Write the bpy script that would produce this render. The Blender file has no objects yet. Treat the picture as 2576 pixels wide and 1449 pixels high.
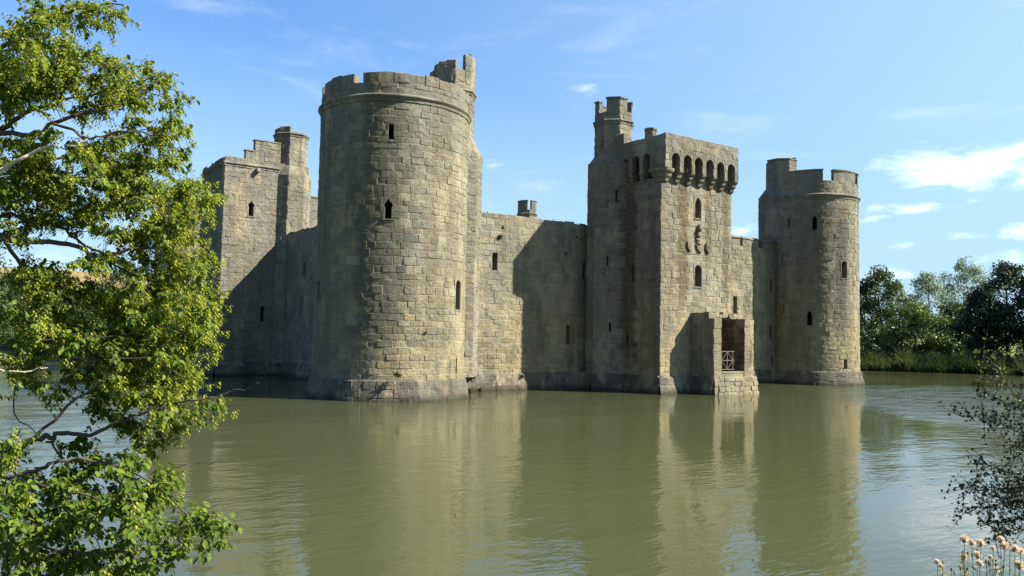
import bpy, math, random
import numpy as np
from mathutils import Vector, Matrix

S = bpy.context.scene
COL = S.collection
R = math.radians

# ------------------------------------------------------------------ camera
CAM = np.array([-22.349, -44.806, 3.902])
F = 2025.15                      # focal length in units of a 2576 px wide picture
HD, PI_, RO = R(34.938), R(3.274), R(1.132)
FW = np.array([math.sin(HD) * math.cos(PI_), math.cos(HD) * math.cos(PI_), math.sin(PI_)])
_r = np.array([math.cos(HD), -math.sin(HD), 0.0])
_u = np.cross(_r, FW)
RT = math.cos(RO) * _r + math.sin(RO) * _u
UP = math.cos(RO) * _u - math.sin(RO) * _r
cd = bpy.data.cameras.new('camera')
cam = bpy.data.objects.new('camera', cd)
COL.objects.link(cam)
cd.sensor_width = 36.0
cd.lens = F / 2576 * 36
cd.clip_start = 0.1
cd.clip_end = 6000
cam.matrix_world = Matrix(((RT[0], UP[0], -FW[0], CAM[0]), (RT[1], UP[1], -FW[1], CAM[1]),
                           (RT[2], UP[2], -FW[2], CAM[2]), (0, 0, 0, 1)))
S.camera = cam


def ray(x, y):
    return FW + RT * (x - 1288) / F - UP * (y - 724.5) / F


def at(x, y, depth):
    """world point seen in direction (x, y) at a given distance"""
    return CAM + ray(x, y) * depth


def on_z(x, y, z):
    v = ray(x, y)
    return CAM + v * ((z - CAM[2]) / v[2])


# ------------------------------------------------------------------ exposure
S.view_settings.view_transform = 'Standard'
S.view_settings.look = 'None'
S.view_settings.gamma = 1.0
S.view_settings.exposure = 1.95
S.render.engine = 'CYCLES'
S.cycles.max_bounces = 8
S.cycles.transparent_max_bounces = 8

# ------------------------------------------------------------------ sun
SUN = Vector((1.04, -1.0, 1.23)).normalized()
sl = bpy.data.lights.new('sun', 'SUN')
sl.energy = 5.0
sl.angle = R(0.5)
sl.color = (1.0, 0.935, 0.79)
so = bpy.data.objects.new('sun', sl)
COL.objects.link(so)
so.rotation_euler = SUN.to_track_quat('Z', 'Y').to_euler()
so.location = (60, -60, 80)

# ------------------------------------------------------------------ world
W = bpy.data.worlds.new('World')
S.world = W
W.use_nodes = True
nt = W.node_tree
nt.nodes.clear()


class NT:
    """small helper for building node trees"""
    def __init__(s, tree):
        s.t = tree

    def n(s, kind, **kw):
        nd = s.t.nodes.new(kind)
        for k, v in kw.items():
            if k.startswith('i_'):
                key = k[2:]
                key = int(key) if key.isdigit() else key.replace('_', ' ')
                nd.inputs[key].default_value = v
            else:
                setattr(nd, k, v)
        return nd

    def link(s, a, b):
        s.t.links.new(a, b)

    def val(s, nd, idx, x):
        if isinstance(x, (int, float)):
            nd.inputs[idx].default_value = x
        else:
            s.link(x, nd.inputs[idx])

    def m(s, op, a, b=0.0, c=None, clamp=False):
        nd = s.n('ShaderNodeMath', operation=op, use_clamp=clamp)
        s.val(nd, 0, a)
        s.val(nd, 1, b)
        if c is not None:
            s.val(nd, 2, c)
        return nd.outputs[0]

    def mix(s, fac, a, b, mode='MIX'):
        nd = s.n('ShaderNodeMix', data_type='RGBA', blend_type=mode)
        s.val(nd, 0, fac)
        for i, x in ((6, a), (7, b)):
            if isinstance(x, tuple):
                nd.inputs[i].default_value = (*x, 1.0) if len(x) == 3 else x
            else:
                s.link(x, nd.inputs[i])
        return nd.outputs[2]

    def ramp(s, x, a, b, lo=0.0, hi=1.0, smooth=True):
        nd = s.n('ShaderNodeMapRange', interpolation_type='SMOOTHSTEP' if smooth else 'LINEAR')
        s.val(nd, 0, x)
        nd.inputs[1].default_value = a
        nd.inputs[2].default_value = b
        nd.inputs[3].default_value = lo
        nd.inputs[4].default_value = hi
        return nd.outputs[0]

    def noise(s, vec, scale, detail=3.0, rough=0.55, dist=0.0):
        nd = s.n('ShaderNodeTexNoise')
        if vec is not None:
            s.link(vec, nd.inputs['Vector'])
        nd.inputs['Scale'].default_value = scale
        nd.inputs['Detail'].default_value = detail
        nd.inputs['Roughness'].default_value = rough
        nd.inputs['Distortion'].default_value = dist
        return nd.outputs[0]

    def vmap(s, vec, scale, loc=(0, 0, 0), rot=(0, 0, 0)):
        nd = s.n('ShaderNodeMapping')
        s.link(vec, nd.inputs[0])
        nd.inputs['Location'].default_value = loc
        nd.inputs['Rotation'].default_value = rot
        nd.inputs['Scale'].default_value = scale
        return nd.outputs[0]


g = NT(nt)
sky = g.n('ShaderNodeTexSky', sky_type='NISHITA', sun_disc=False)
sky.sun_elevation = math.asin(SUN.z)
sky.sun_rotation = math.atan2(SUN.x, SUN.y)
sky.altitude = 20
sky.air_density = 1.0
sky.dust_density = 2.6
sky.ozone_density = 1.6
tcw = g.n('ShaderNodeTexCoord').outputs['Generated']
skyc = g.mix(1.0, sky.outputs[0], (.62, .92, 1.26), 'MULTIPLY')


def vdot(v, w):
    nd = g.n('ShaderNodeVectorMath', operation='DOT_PRODUCT')
    g.link(v, nd.inputs[0])
    nd.inputs[1].default_value = tuple(w)
    return nd.outputs['Value']


# haze: the sky pales towards the sun's side and towards the horizon
hz_a = g.ramp(vdot(tcw, (SUN.x / math.hypot(SUN.x, SUN.y), SUN.y / math.hypot(SUN.x, SUN.y), 0)), -.6, .75, 0.0, .75)
hz_b = g.ramp(vdot(tcw, (0, 0, 1)), .40, 0.02, 0.0, .88)
skyc = g.mix(g.m('MAXIMUM', hz_a, hz_b), skyc, (2.65, 3.95, 4.95))
# clouds: patches on the sky dome, each with its own direction, spread and raggedness
CLOUDS = [  # px, py, half width, half height (in picture px), strength, noise scale
    (2460, 420, 190, 58, .85, 9.5), (2590, 455, 130, 40, .75, 9), (2290, 526, 110, 22, .62, 14), (2205, 548, 60, 18, .7, 14),
    (1243, 416, 44, 19, .75, 15), (1468, 226, 70, 26, .26, 14), (900, 135, 240, 80, .15, 9), (600, 20, 240, 40, .15, 8),
    (2420, 597, 60, 16, .45, 14), (2570, 585, 60, 26, .7, 14), (1865, 580, 50, 30, .5, 14), (2230, 690, 120, 26, .5, 12),
    (2270, 620, 40, 12, .4, 16), (2540, 648, 80, 20, .45, 12), (100, 655, 180, 50, .2, 10), (1330, 470, 100, 50, .14, 12),
    (2950, 330, 140, 50, .6, 9), (3150, 520, 200, 40, .6, 9), (-500, 200, 300, 120, .4, 7), (1280, -500, 400, 120, .5, 7), (2300, -300, 300, 110, .5, 7)]
dist_n = g.noise(tcw, 7.0, 5.0, .62)
stretch = g.vmap(tcw, (1, 1, 2.6))
cn1 = g.noise(stretch, 14.0, 8.0, .62, .4)
cn2 = g.noise(stretch, 30.0, 6.0, .62)
total = None
for (px, py, hw, hh, st, nsc) in CLOUDS:
    d = ray(px, py)
    d = d / np.linalg.norm(d)
    ex = np.cross(d, [0, 0, 1.0])
    ex /= np.linalg.norm(ex)
    ey = np.cross(ex, d)
    a = g.m('MULTIPLY', vdot(tcw, ex), F / hw)
    b = g.m('MULTIPLY', vdot(tcw, ey), F / hh)
    front = g.m('GREATER_THAN', vdot(tcw, d), 0.5)
    r2 = g.m('SQRT', g.m('ADD', g.m('MULTIPLY', a, a), g.m('MULTIPLY', b, b)))
    fall = g.m('SUBTRACT', 1.55 if nsc == 9.5 else 1.25, r2)
    wob = g.m('MULTIPLY_ADD', cn1 if nsc < 12 else cn2, 3.0, -1.95)
    den = g.ramp(g.m('ADD', fall, wob), 0.0, 1.5, 0.0, st)
    den = g.m('MULTIPLY', den, front)
    total = den if total is None else g.m('MAXIMUM', total, den)
# thin high haze streaks over the whole dome
wisp = g.noise(g.vmap(tcw, (1, 1, 4.0), rot=(0.2, 0.1, 0)), 5.0, 6.0, .6, .6)
total = g.m('ADD', total, g.ramp(wisp, .52, .8, 0.0, .12), clamp=True)
skyc = g.mix(total, skyc, (8.6, 8.9, 9.4))
bg = g.n('ShaderNodeBackground')
g.link(skyc, bg.inputs[0])
bg.inputs[1].default_value = 0.056
wo = g.n('ShaderNodeOutputWorld')
g.link(bg.outputs[0], wo.inputs[0])


# ------------------------------------------------------------------ object helpers
def link_obj(name, data, parent=None):
    o = bpy.data.objects.new(name, data)
    COL.objects.link(o)
    if parent is not None:
        o.parent = parent
        if parent.type == 'EMPTY':
            o.matrix_parent_inverse = Matrix.Translation(-parent.location)
    return o


def thing(name, label, cat, loc, group=None):
    o = bpy.data.objects.new(name, None)
    COL.objects.link(o)
    o.location = tuple(float(c) for c in loc)
    o.empty_display_size = 0.3
    tag(o, label, cat, group)
    return o


def tag(o, label=None, cat=None, group=None, kind=None):
    if label:
        o['label'] = label
    if cat:
        o['category'] = cat
    if group:
        o['group'] = group
    if kind:
        o['kind'] = kind
    return o


class MB:
    """collects faces with a per-corner colour, builds ONE mesh object"""
    def __init__(s):
        s.v, s.f, s.c, s.mi = [], [], [], []

    def face(s, pts, col=(.5, .5, 0), mi=0):
        n = len(s.v)
        s.v.extend(pts)
        s.f.append(tuple(range(n, n + len(pts))))
        if isinstance(col, list):
            s.c.extend(col)
        else:
            s.c.extend([col] * len(pts))
        s.mi.append(mi)

    def build(s, name, mats, parent=None, smooth=False):
        me = bpy.data.meshes.new(name)
        me.from_pydata([tuple(map(float, p)) for p in s.v], [], s.f)
        ca = me.color_attributes.new('tone', 'FLOAT_COLOR', 'CORNER')
        arr = np.ones((len(s.c), 4), np.float32)
        arr[:, :3] = np.array(s.c, np.float32)
        ca.data.foreach_set('color', arr.ravel())
        for m_ in (mats if isinstance(mats, (list, tuple)) else [mats]):
            me.materials.append(m_)
        me.polygons.foreach_set('material_index', s.mi)
        if smooth:
            me.polygons.foreach_set('use_smooth', [True] * len(s.f))
        me.update()
        return link_obj(name, me, parent)


rng = random.Random(7)


def rnd(a, b):
    return rng.uniform(a, b)


# surfaces: (u along, v = height, d = outward) -> point
def planar(a, b):
    a = np.array(a, float)
    b = np.array(b, float)
    t = (b - a) / np.linalg.norm(b - a)
    n = np.array([t[1], -t[0]])
    return lambda u, v, d: (a[0] + t[0] * u + n[0] * d, a[1] + t[1] * u + n[1] * d, v)


def cylsurf(c, r, taper=0.0):
    def f(u, v, d):
        th = u / r
        q = r + d - taper * v
        return (c[0] + q * math.cos(th), c[1] + q * math.sin(th), v)
    return f


def offset(surf, fn):
    return lambda u, v, d: surf(u, v, d + fn(v))


def block(mb, surf, u0, u1, v0, v1, gap=.010, depth=.016, rough=.026, dmin=-.008):
    j = min(.018, (u1 - u0) * .08, (v1 - v0) * .08)
    d = rnd(dmin, rough)
    tone = (rng.random(), rng.random(), 0)
    mor = (tone[0], tone[1], 1)
    base = [surf(u0, v0, -depth), surf(u1, v0, -depth), surf(u1, v1, -depth), surf(u0, v1, -depth)]
    um, vm = (u0 + u1) / 2, (v0 + v1) / 2
    r_ = min(.026, (u1 - u0) * .1, (v1 - v0) * .12)
    e = lambda a=0.0: gap + a + rnd(0, j)
    uv = [(u0 + e(r_ * .7), v0 + e(r_ * .6)), (um + rnd(-.1, .1) * (u1 - u0), v0 + e()), (u1 - e(r_ * .7), v0 + e(r_ * .6)), (u1 - e(), vm),
          (u1 - e(r_ * .7), v1 - e(r_ * .6)), (um + rnd(-.1, .1) * (u1 - u0), v1 - e()), (u0 + e(r_ * .7), v1 - e(r_ * .6)), (u0 + e(), vm)]
    base = [base[0], surf(um, v0, -depth), base[1], surf(u1, vm, -depth), base[2], surf(um, v1, -depth), base[3], surf(u0, vm, -depth)]
    tu, tv = rnd(-.015, .015), rnd(-.010, .010)
    hu, hv = (u1 - u0) / 2, (v1 - v0) / 2
    top = [surf(a, b, d + tu * (a - um) / hu + tv * (b - vm) / hv + rnd(-.006, .003)) for a, b in uv]
    ctr = surf(um, vm, d + rnd(-.002, .007))
    for i in range(8):
        k = (i + 1) % 8
        mb.face([top[i], top[k], ctr], tone)
        mb.face([base[i], base[k], top[k], top[i]], [mor, mor, tone, tone])


def subtract(rects, hole):
    a0, a1, b0, b1 = hole
    out = []
    for (u0, u1, v0, v1) in rects:
        if a0 >= u1 or a1 <= u0 or b0 >= v1 or b1 <= v0:
            out.append((u0, u1, v0, v1))
            continue
        if a0 > u0:
            out.append((u0, a0, v0, v1))
        if a1 < u1:
            out.append((a1, u1, v0, v1))
        m0, m1 = max(u0, a0), min(u1, a1)
        if b0 > v0:
            out.append((m0, m1, v0, b0))
        if b1 < v1:
            out.append((m0, m1, b1, v1))
    return out


def masonry(mb, surf, u0, u1, v0, v1, holes=(), h=(.30, .46), w=(.38, .92), ragged=0.0, **kw):
    vs = [v0]
    while vs[-1] < v1 - h[0] * 1.4:
        vs.append(vs[-1] + rnd(*h))
    if v1 - vs[-1] < h[0] * .5 and len(vs) > 1:
        vs[-1] = v1
    else:
        vs.append(v1)
    for r_ in range(len(vs) - 1):
        last = r_ == len(vs) - 2
        us = [u0]
        x = u0 + rnd(*w) * rnd(.4, 1)
        while x < u1 - w[0] * .7:
            us.append(x)
            x += rnd(*w)
        us.append(u1)
        for k in range(len(us) - 1):
            t = vs[r_ + 1]
            if last and ragged:
                t += rnd(-ragged, ragged)
            rects = [(us[k], us[k + 1], vs[r_], t)]
            for ho in holes:
                rects = subtract(rects, ho)
            for q in rects:
                if q[1] - q[0] > .05 and q[3] - q[2] > .05:
                    block(mb, surf, *q, **kw)


def solid(mb, poly, z0, z1, col=(.5, .5, 0), top=None):
    """closed prism over a CCW polygon; top = other polygon for a frustum"""
    top = top or poly
    n = len(poly)
    lo = [(p[0], p[1], z0) for p in poly]
    hi = [(p[0], p[1], z1) for p in top]
    for i in range(n):
        k = (i + 1) % n
        mb.face([lo[i], lo[k], hi[k], hi[i]], col)
    mb.face(hi, col)
    mb.face(lo[::-1], col)


def boxp(x0, x1, y0, y1):
    return [(x0, y0), (x1, y0), (x1, y1), (x0, y1)]


def inset(poly, d):
    c = np.mean(np.array(poly), 0)
    out = []
    for p in poly:
        v = np.array(p) - c
        L = np.linalg.norm(v)
        out.append(tuple(c + v * max(.1, (L - d * 1.2)) / L))
    return out


def arc_solid(mb, c, r0, r1, a0, a1, z0, z1, step=R(4), zfun=None):
    n = max(2, int(abs(a1 - a0) / step))
    A = [a0 + (a1 - a0) * i / n for i in range(n + 1)]
    P = lambda r, a, z: (c[0] + r * math.cos(a), c[1] + r * math.sin(a), z)
    zt = zfun or (lambda a: z1)
    for i in range(n):
        a, b = A[i], A[i + 1]
        za, zb = zt(a), zt(b)
        t = (rng.random() * .3 + .3, rng.random(), 0)
        mb.face([P(r1, a, z0), P(r1, b, z0), P(r1, b, zb), P(r1, a, za)], t)
        mb.face([P(r0, b, z0), P(r0, a, z0), P(r0, a, za), P(r0, b, zb)], t)
        mb.face([P(r1, a, za), P(r1, b, zb), P(r0, b, zb), P(r0, a, za)], t)
        mb.face([P(r0, a, z0), P(r0, b, z0), P(r1, b, z0), P(r1, a, z0)], t)
    for a, s in ((a0, 1), (a1, -1)):
        q = [P(r0, a, z0), P(r1, a, z0), P(r1, a, zt(a)), P(r0, a, zt(a))]
        mb.face(q if s > 0 else q[::-1])


MOULD = [(-.02, -.34), (.06, -.30), (.07, -.17), (.13, -.10), (.19, -.03), (.20, .03), (.12, .09), (-.02, .16)]


def moulding(mb, surf, u0, u1, v, step=.45, prof=MOULD, wob=.008, k=1.0):
    n = max(1, int((u1 - u0) / step))
    U = [u0 + (u1 - u0) * i / n for i in range(n + 1)]
    for i in range(n):
        t = (rng.random(), rng.random(), 0)
        o = rnd(-wob, wob)
        for a in range(len(prof) - 1):
            (d0, w0), (d1, w1) = prof[a], prof[a + 1]
            mb.face([surf(U[i], v + w0 * k + o, d0 * k + o), surf(U[i + 1], v + w0 * k + o, d0 * k + o),
                     surf(U[i + 1], v + w1 * k + o, d1 * k + o), surf(U[i], v + w1 * k + o, d1 * k + o)], t)
    for u, fl in ((u0, 1), (u1, 0)):
        q = [surf(u, v + w_ * k, d_ * k) for d_, w_ in prof]
        mb.face(q[::-1] if fl else q)


# ------------------------------------------------------------------ materials
def new_mat(name):
    m_ = bpy.data.materials.new(name)
    m_.use_nodes = True
    m_.node_tree.nodes.clear()
    G = NT(m_.node_tree)
    out = G.n('ShaderNodeOutputMaterial')
    return m_, G, out


def principled(G, out, col, rough=.9, bump=None, bstr=.4, bdist=.05, spec=.25):
    p = G.n('ShaderNodeBsdfPrincipled')
    if isinstance(col, tuple):
        p.inputs['Base Color'].default_value = (*col, 1)
    else:
        G.link(col, p.inputs['Base Color'])
    G.val(p, p.inputs.find('Roughness'), rough)
    p.inputs['Specular IOR Level'].default_value = spec
    if bump is not None:
        b = G.n('ShaderNodeBump')
        b.inputs['Strength'].default_value = bstr
        b.inputs['Distance'].default_value = bdist
        G.link(bump, b.inputs['Height'])
        G.link(b.outputs[0], p.inputs['Normal'])
    G.link(p.outputs[0], out.inputs[0])
    return p


STAINS_SHADE = [  # x, y, radius, bottom, top, strength, colour
    (-2.75, -3.70, 1.75, 3.0, 17.0, .72, (.062, .062, .046)),      # near round tower, grey green: algae, plus shade painted on its dim side
    (41.35, -3.75, .85, 4.5, 15.0, .70, (.060, .058, .048)),       # far round tower: dark blotch, plus shade painted on its dim side
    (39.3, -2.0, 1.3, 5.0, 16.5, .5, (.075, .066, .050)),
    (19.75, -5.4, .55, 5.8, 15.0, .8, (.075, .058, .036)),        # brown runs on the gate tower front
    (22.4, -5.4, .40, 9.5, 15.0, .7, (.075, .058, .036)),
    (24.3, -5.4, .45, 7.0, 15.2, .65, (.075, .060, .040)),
    (17.63, -2.3, .75, 2.0, 15.0, .7, (.045, .034, .022)),         # dark strip down the corner behind the stair turret
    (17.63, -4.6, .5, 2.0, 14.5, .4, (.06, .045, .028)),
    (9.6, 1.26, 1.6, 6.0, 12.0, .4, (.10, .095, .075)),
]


def stone_material(name, warm, grey, dark, warm_amt=.0, lichen=.5, streak=.75, mortar=(.30, .24, .14), ochre=.36, wet=0.0):
    m_, G, out = new_mat(name)
    pos = G.n('ShaderNodeNewGeometry').outputs['Position']
    at_ = G.n('ShaderNodeAttribute', attribute_name='tone')
    sep = G.n('ShaderNodeSeparateColor')
    G.link(at_.outputs['Color'], sep.inputs[0])
    t, t2, mo = sep.outputs
    xyz = G.n('ShaderNodeSeparateXYZ')
    G.link(pos, xyz.inputs[0])
    z = xyz.outputs[2]
    big = G.noise(pos, .16, 4, .6)
    med = G.noise(pos, .9, 5, .65)
    fine = G.noise(pos, 5.5, 6, .7)
    grit = G.noise(pos, 22.0, 4, .7)
    stv = G.vmap(pos, (1.3, 1.3, .13))
    stre = G.noise(stv, 1.0, 5, .65)
    # ochre low down and in patches, grey weathered higher up
    zz = G.ramp(z, 2.0, 14.0, .80, .10, False)
    wfac = G.m('ADD', zz, G.m('MULTIPLY_ADD', big, 2.4, -1.2 + warm_amt))
    wfac = G.m('ADD', wfac, G.m('MULTIPLY_ADD', t, .40, -.26))
    wfac = G.m('ADD', wfac, G.m('MULTIPLY_ADD', med, .7, -.35), clamp=True)
    c = G.mix(wfac, grey, warm)
    # a few strongly ochre blocks and a few pale ones
    c = G.mix(G.m('MULTIPLY', G.ramp(t2, .88, .97), ochre), c, (.42, .29, .12))
    c = G.mix(G.m('MULTIPLY', G.ramp(t2, .10, .03), .3), c, (.50, .46, .37))
    # value change per block and weathering
    val = G.m('MULTIPLY_ADD', t, .13, .42)
    c = G.mix(1.0, c, None or G.n('ShaderNodeCombineColor').outputs[0], 'MULTIPLY') if False else c
    vm = G.n('ShaderNodeVectorMath', operation='SCALE')
    G.link(c, vm.inputs[0])
    G.link(G.m('MULTIPLY', val, G.m('MULTIPLY_ADD', fine, 1.3, .35)), vm.inputs['Scale'])
    c = vm.outputs[0]
    # black algae streaks running down, lichen
    dk = G.m('MULTIPLY', G.ramp(stre, .46, .66), streak)
    dk = G.m('MULTIPLY', dk, G.ramp(med, .35, .62))
    c = G.mix(dk, c, dark)
    wide = G.noise(G.vmap(pos, (.55, .55, .07)), 1.0, 5, .62, .3)
    c = G.mix(G.m('MULTIPLY', G.ramp(wide, .47, .60), streak * .72), c, (.105, .088, .058))
    patch_ = G.noise(pos, .42, 6, .68, .5)
    c = G.mix(G.m('MULTIPLY', G.ramp(patch_, .49, .60), streak * .72), c, (.10, .098, .080))
    pale = G.noise(G.vmap(pos, (1, 1, .5), loc=(7, 3, 1)), .5, 5, .65, .3)
    c = G.mix(G.m('MULTIPLY', G.ramp(pale, .51, .64), .5), c, (.27, .235, .16))
    dk2 = G.m('MULTIPLY', G.ramp(fine, .54, .70), .6)
    c = G.mix(dk2, c, dark)
    li = G.m('MULTIPLY', G.ramp(G.noise(pos, 3.4, 7, .75), .60, .70), lichen)
    c = G.mix(li, c, (.34, .34, .29))
    # stains, runs and painted-in shade, each at its own place on the walls
    for (sx0, sy0, sr, z0_, z1_, k_, colr) in STAINS_SHADE:
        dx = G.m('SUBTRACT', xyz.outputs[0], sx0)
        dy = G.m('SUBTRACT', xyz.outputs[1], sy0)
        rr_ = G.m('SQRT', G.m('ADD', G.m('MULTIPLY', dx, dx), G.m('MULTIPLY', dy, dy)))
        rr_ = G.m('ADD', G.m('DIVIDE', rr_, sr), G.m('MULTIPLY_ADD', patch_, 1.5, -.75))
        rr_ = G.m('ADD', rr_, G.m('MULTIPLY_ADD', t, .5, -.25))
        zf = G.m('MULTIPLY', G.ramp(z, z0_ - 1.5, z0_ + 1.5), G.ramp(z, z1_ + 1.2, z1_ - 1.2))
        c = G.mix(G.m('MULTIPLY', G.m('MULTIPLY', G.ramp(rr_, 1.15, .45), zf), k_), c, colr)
    # orange-buff mortar in the joints
    c = G.mix(G.m('MULTIPLY', G.ramp(mo, .35, .95), .75), c, mortar)
    if wet:
        c = G.mix(G.m('MULTIPLY', G.ramp(G.m('ADD', z, G.m('MULTIPLY', med, .5)), .75, .22), wet), c, (.020, .021, .014))
    pit = G.noise(pos, 2.4, 5, .62)
    h = G.m('ADD', G.m('MULTIPLY', fine, .6), G.m('ADD', G.m('MULTIPLY', grit, .22), G.m('MULTIPLY', pit, .7)))
    principled(G, out, c, .95, h, 1.0, .13, .08)
    return m_


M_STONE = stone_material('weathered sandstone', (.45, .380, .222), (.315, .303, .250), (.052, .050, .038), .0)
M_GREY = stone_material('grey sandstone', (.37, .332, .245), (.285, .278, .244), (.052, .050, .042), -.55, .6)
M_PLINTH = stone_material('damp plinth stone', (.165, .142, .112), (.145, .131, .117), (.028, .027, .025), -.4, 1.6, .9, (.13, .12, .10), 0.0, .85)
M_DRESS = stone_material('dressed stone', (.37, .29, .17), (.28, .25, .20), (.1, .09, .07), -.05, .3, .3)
M_SHADED = stone_material('shaded brown stone', (.17, .10, .05), (.14, .095, .055), (.04, .03, .02), .1, .15, .5)  # porch inner walls: their shade is painted in as a darker brown stone
m_, G, out = new_mat('dark interior')
principled(G, out, (.012, .011, .010), .95, spec=.02)  # near-black colour stands for the unlit rooms behind the openings
M_DARK = m_

# ------------------------------------------------------------------ openings
def outline(kind, w, h):
    w2, h2 = w / 2, h / 2
    if kind == 'rect':
        return [(-w2, -h2), (w2, -h2), (w2, h2), (-w2, h2)]
    if kind == 'round':
        n = 8
        return [(-w2, -h2), (w2, -h2)] + [(w2 * math.cos(math.pi * i / n), h2 - w2 + w2 * math.sin(math.pi * i / n)) for i in range(n + 1)]
    if kind == 'pointed':
        s = h2 - w * .9
        p = [(-w2, -h2), (w2, -h2), (w2, s)]
        p += [(w2 * .86, s + w * .36), (w2 * .52, s + w * .66), (0, h2), (-w2 * .52, s + w * .66), (-w2 * .86, s + w * .36), (-w2, s)]
        return p
    if kind == 'ogee':   # cusped lancet: narrow light with a wider, pointed head
        a = w2 * .74
        s = h2 - w * .95
        return [(-a, -h2), (a, -h2), (a, s - .05), (w2, s + w * .10), (w2 * .86, s + w * .36), (w2 * .3, s + w * .62), (0, h2),
                (-w2 * .3, s + w * .62), (-w2 * .86, s + w * .36), (-w2, s + w * .10), (-a, s - .05)]


def window(parent, surf, u, v, w, h, kind='rect', frame=.16, proud=.03, depth=.75, name='window', sill=True, mat=None, skew=0.0):
    """dressed surround, reveal and the dark room behind, as one mesh following the wall surface"""
    mb = MB()
    pts = outline(kind, w, h)
    ow, oh = w / 2 + frame, h / 2 + frame
    outp = []
    for (a, b) in pts:
        k = min(ow / abs(a) if abs(a) > 1e-6 else 1e9, oh / abs(b) if abs(b) > 1e-6 else 1e9)
        if kind == 'rect':
            outp.append((math.copysign(ow, a), math.copysign(oh, b)))
        else:
            outp.append((a * k, b * k))
    n = len(pts)
    for i in range(n):
        k = (i + 1) % n
        p = lambda q, d: surf(u + q[0], v + q[1], d)
        t = (rnd(.2, .8), rnd(.2, .8), 0)
        ch = .02
        mid_i = (pts[i][0] * 1.06, pts[i][1] * 1.02)
        mid_k = (pts[k][0] * 1.06, pts[k][1] * 1.02)
        mb.face([p(outp[i], proud), p(outp[k], proud), p(mid_k, proud), p(mid_i, proud)], t)
        mb.face([p(mid_i, proud), p(mid_k, proud), p(pts[k], proud - .05), p(pts[i], proud - .05)], t)
        mb.face([p(outp[i], -.08), p(outp[k], -.08), p(outp[k], proud), p(outp[i], proud)], t)
        mb.face([p(pts[i], proud - .05), p(pts[k], proud - .05), p(pts[k], -depth), p(pts[i], -depth)], t)
    mb.face([surf(u + a, v + b, -depth + .01) for a, b in pts], (.5, .5, 0), 1)
    if sill:
        a = w / 2 + .1
        y = v - h / 2
        q = [surf(u - a, y - .10, .01), surf(u + a, y - .10, .01), surf(u + a, y - .06, .07), surf(u - a, y - .06, .07)]
        mb.face(q)
        mb.face([surf(u - a, y - .06, .07), surf(u + a, y - .06, .07), surf(u + a, y + .03, -.1), surf(u - a, y + .03, -.1)])
    return mb.build(name, [mat or M_DRESS, M_DARK], parent)


def hole(u, v, w, h):
    return (u - w / 2 - .02, u + w / 2 + .02, v - h / 2 - .02, v + h / 2 + .02)


PLZ = 1.15   # top of the plinth


def plinth_surf(surf):
    return offset(surf, lambda v: .13 + (PLZ - v) * .20)


def plinth_run(mb, surf, u0, u1, z1=PLZ):
    ps = plinth_surf(surf)
    masonry(mb, ps, u0, u1, -.9, z1, h=(.34, .5), w=(.5, 1.1), rough=.03, gap=.006, depth=.008)
    n = max(1, int((u1 - u0) / .5))
    for i in range(n):
        a, b = u0 + (u1 - u0) * i / n, u0 + (u1 - u0) * (i + 1) / n
        mb.face([ps(a, z1 - .02, -.02), ps(b, z1 - .02, -.02), surf(b, z1 + .10, -.02), surf(a, z1 + .10, -.02)], (rng.random(), .5, 0))


def octv(c, a):
    r = a / math.cos(math.pi / 8)
    return [(c[0] + r * math.cos(math.pi / 8 + i * math.pi / 4), c[1] + r * math.sin(math.pi / 8 + i * math.pi / 4)) for i in range(8)]


def prism_walls(mb, poly, z0, z1, holes=None, ragged=0, skip=(), **kw):
    for i in range(len(poly)):
        if i in skip:
            continue
        a, b = poly[i], poly[(i + 1) % len(poly)]
        L = math.hypot(b[0] - a[0], b[1] - a[1])
        masonry(mb, planar(a, b), 0, L, z0, z1, (holes or {}).get(i, ()), ragged=ragged, **kw)


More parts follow.
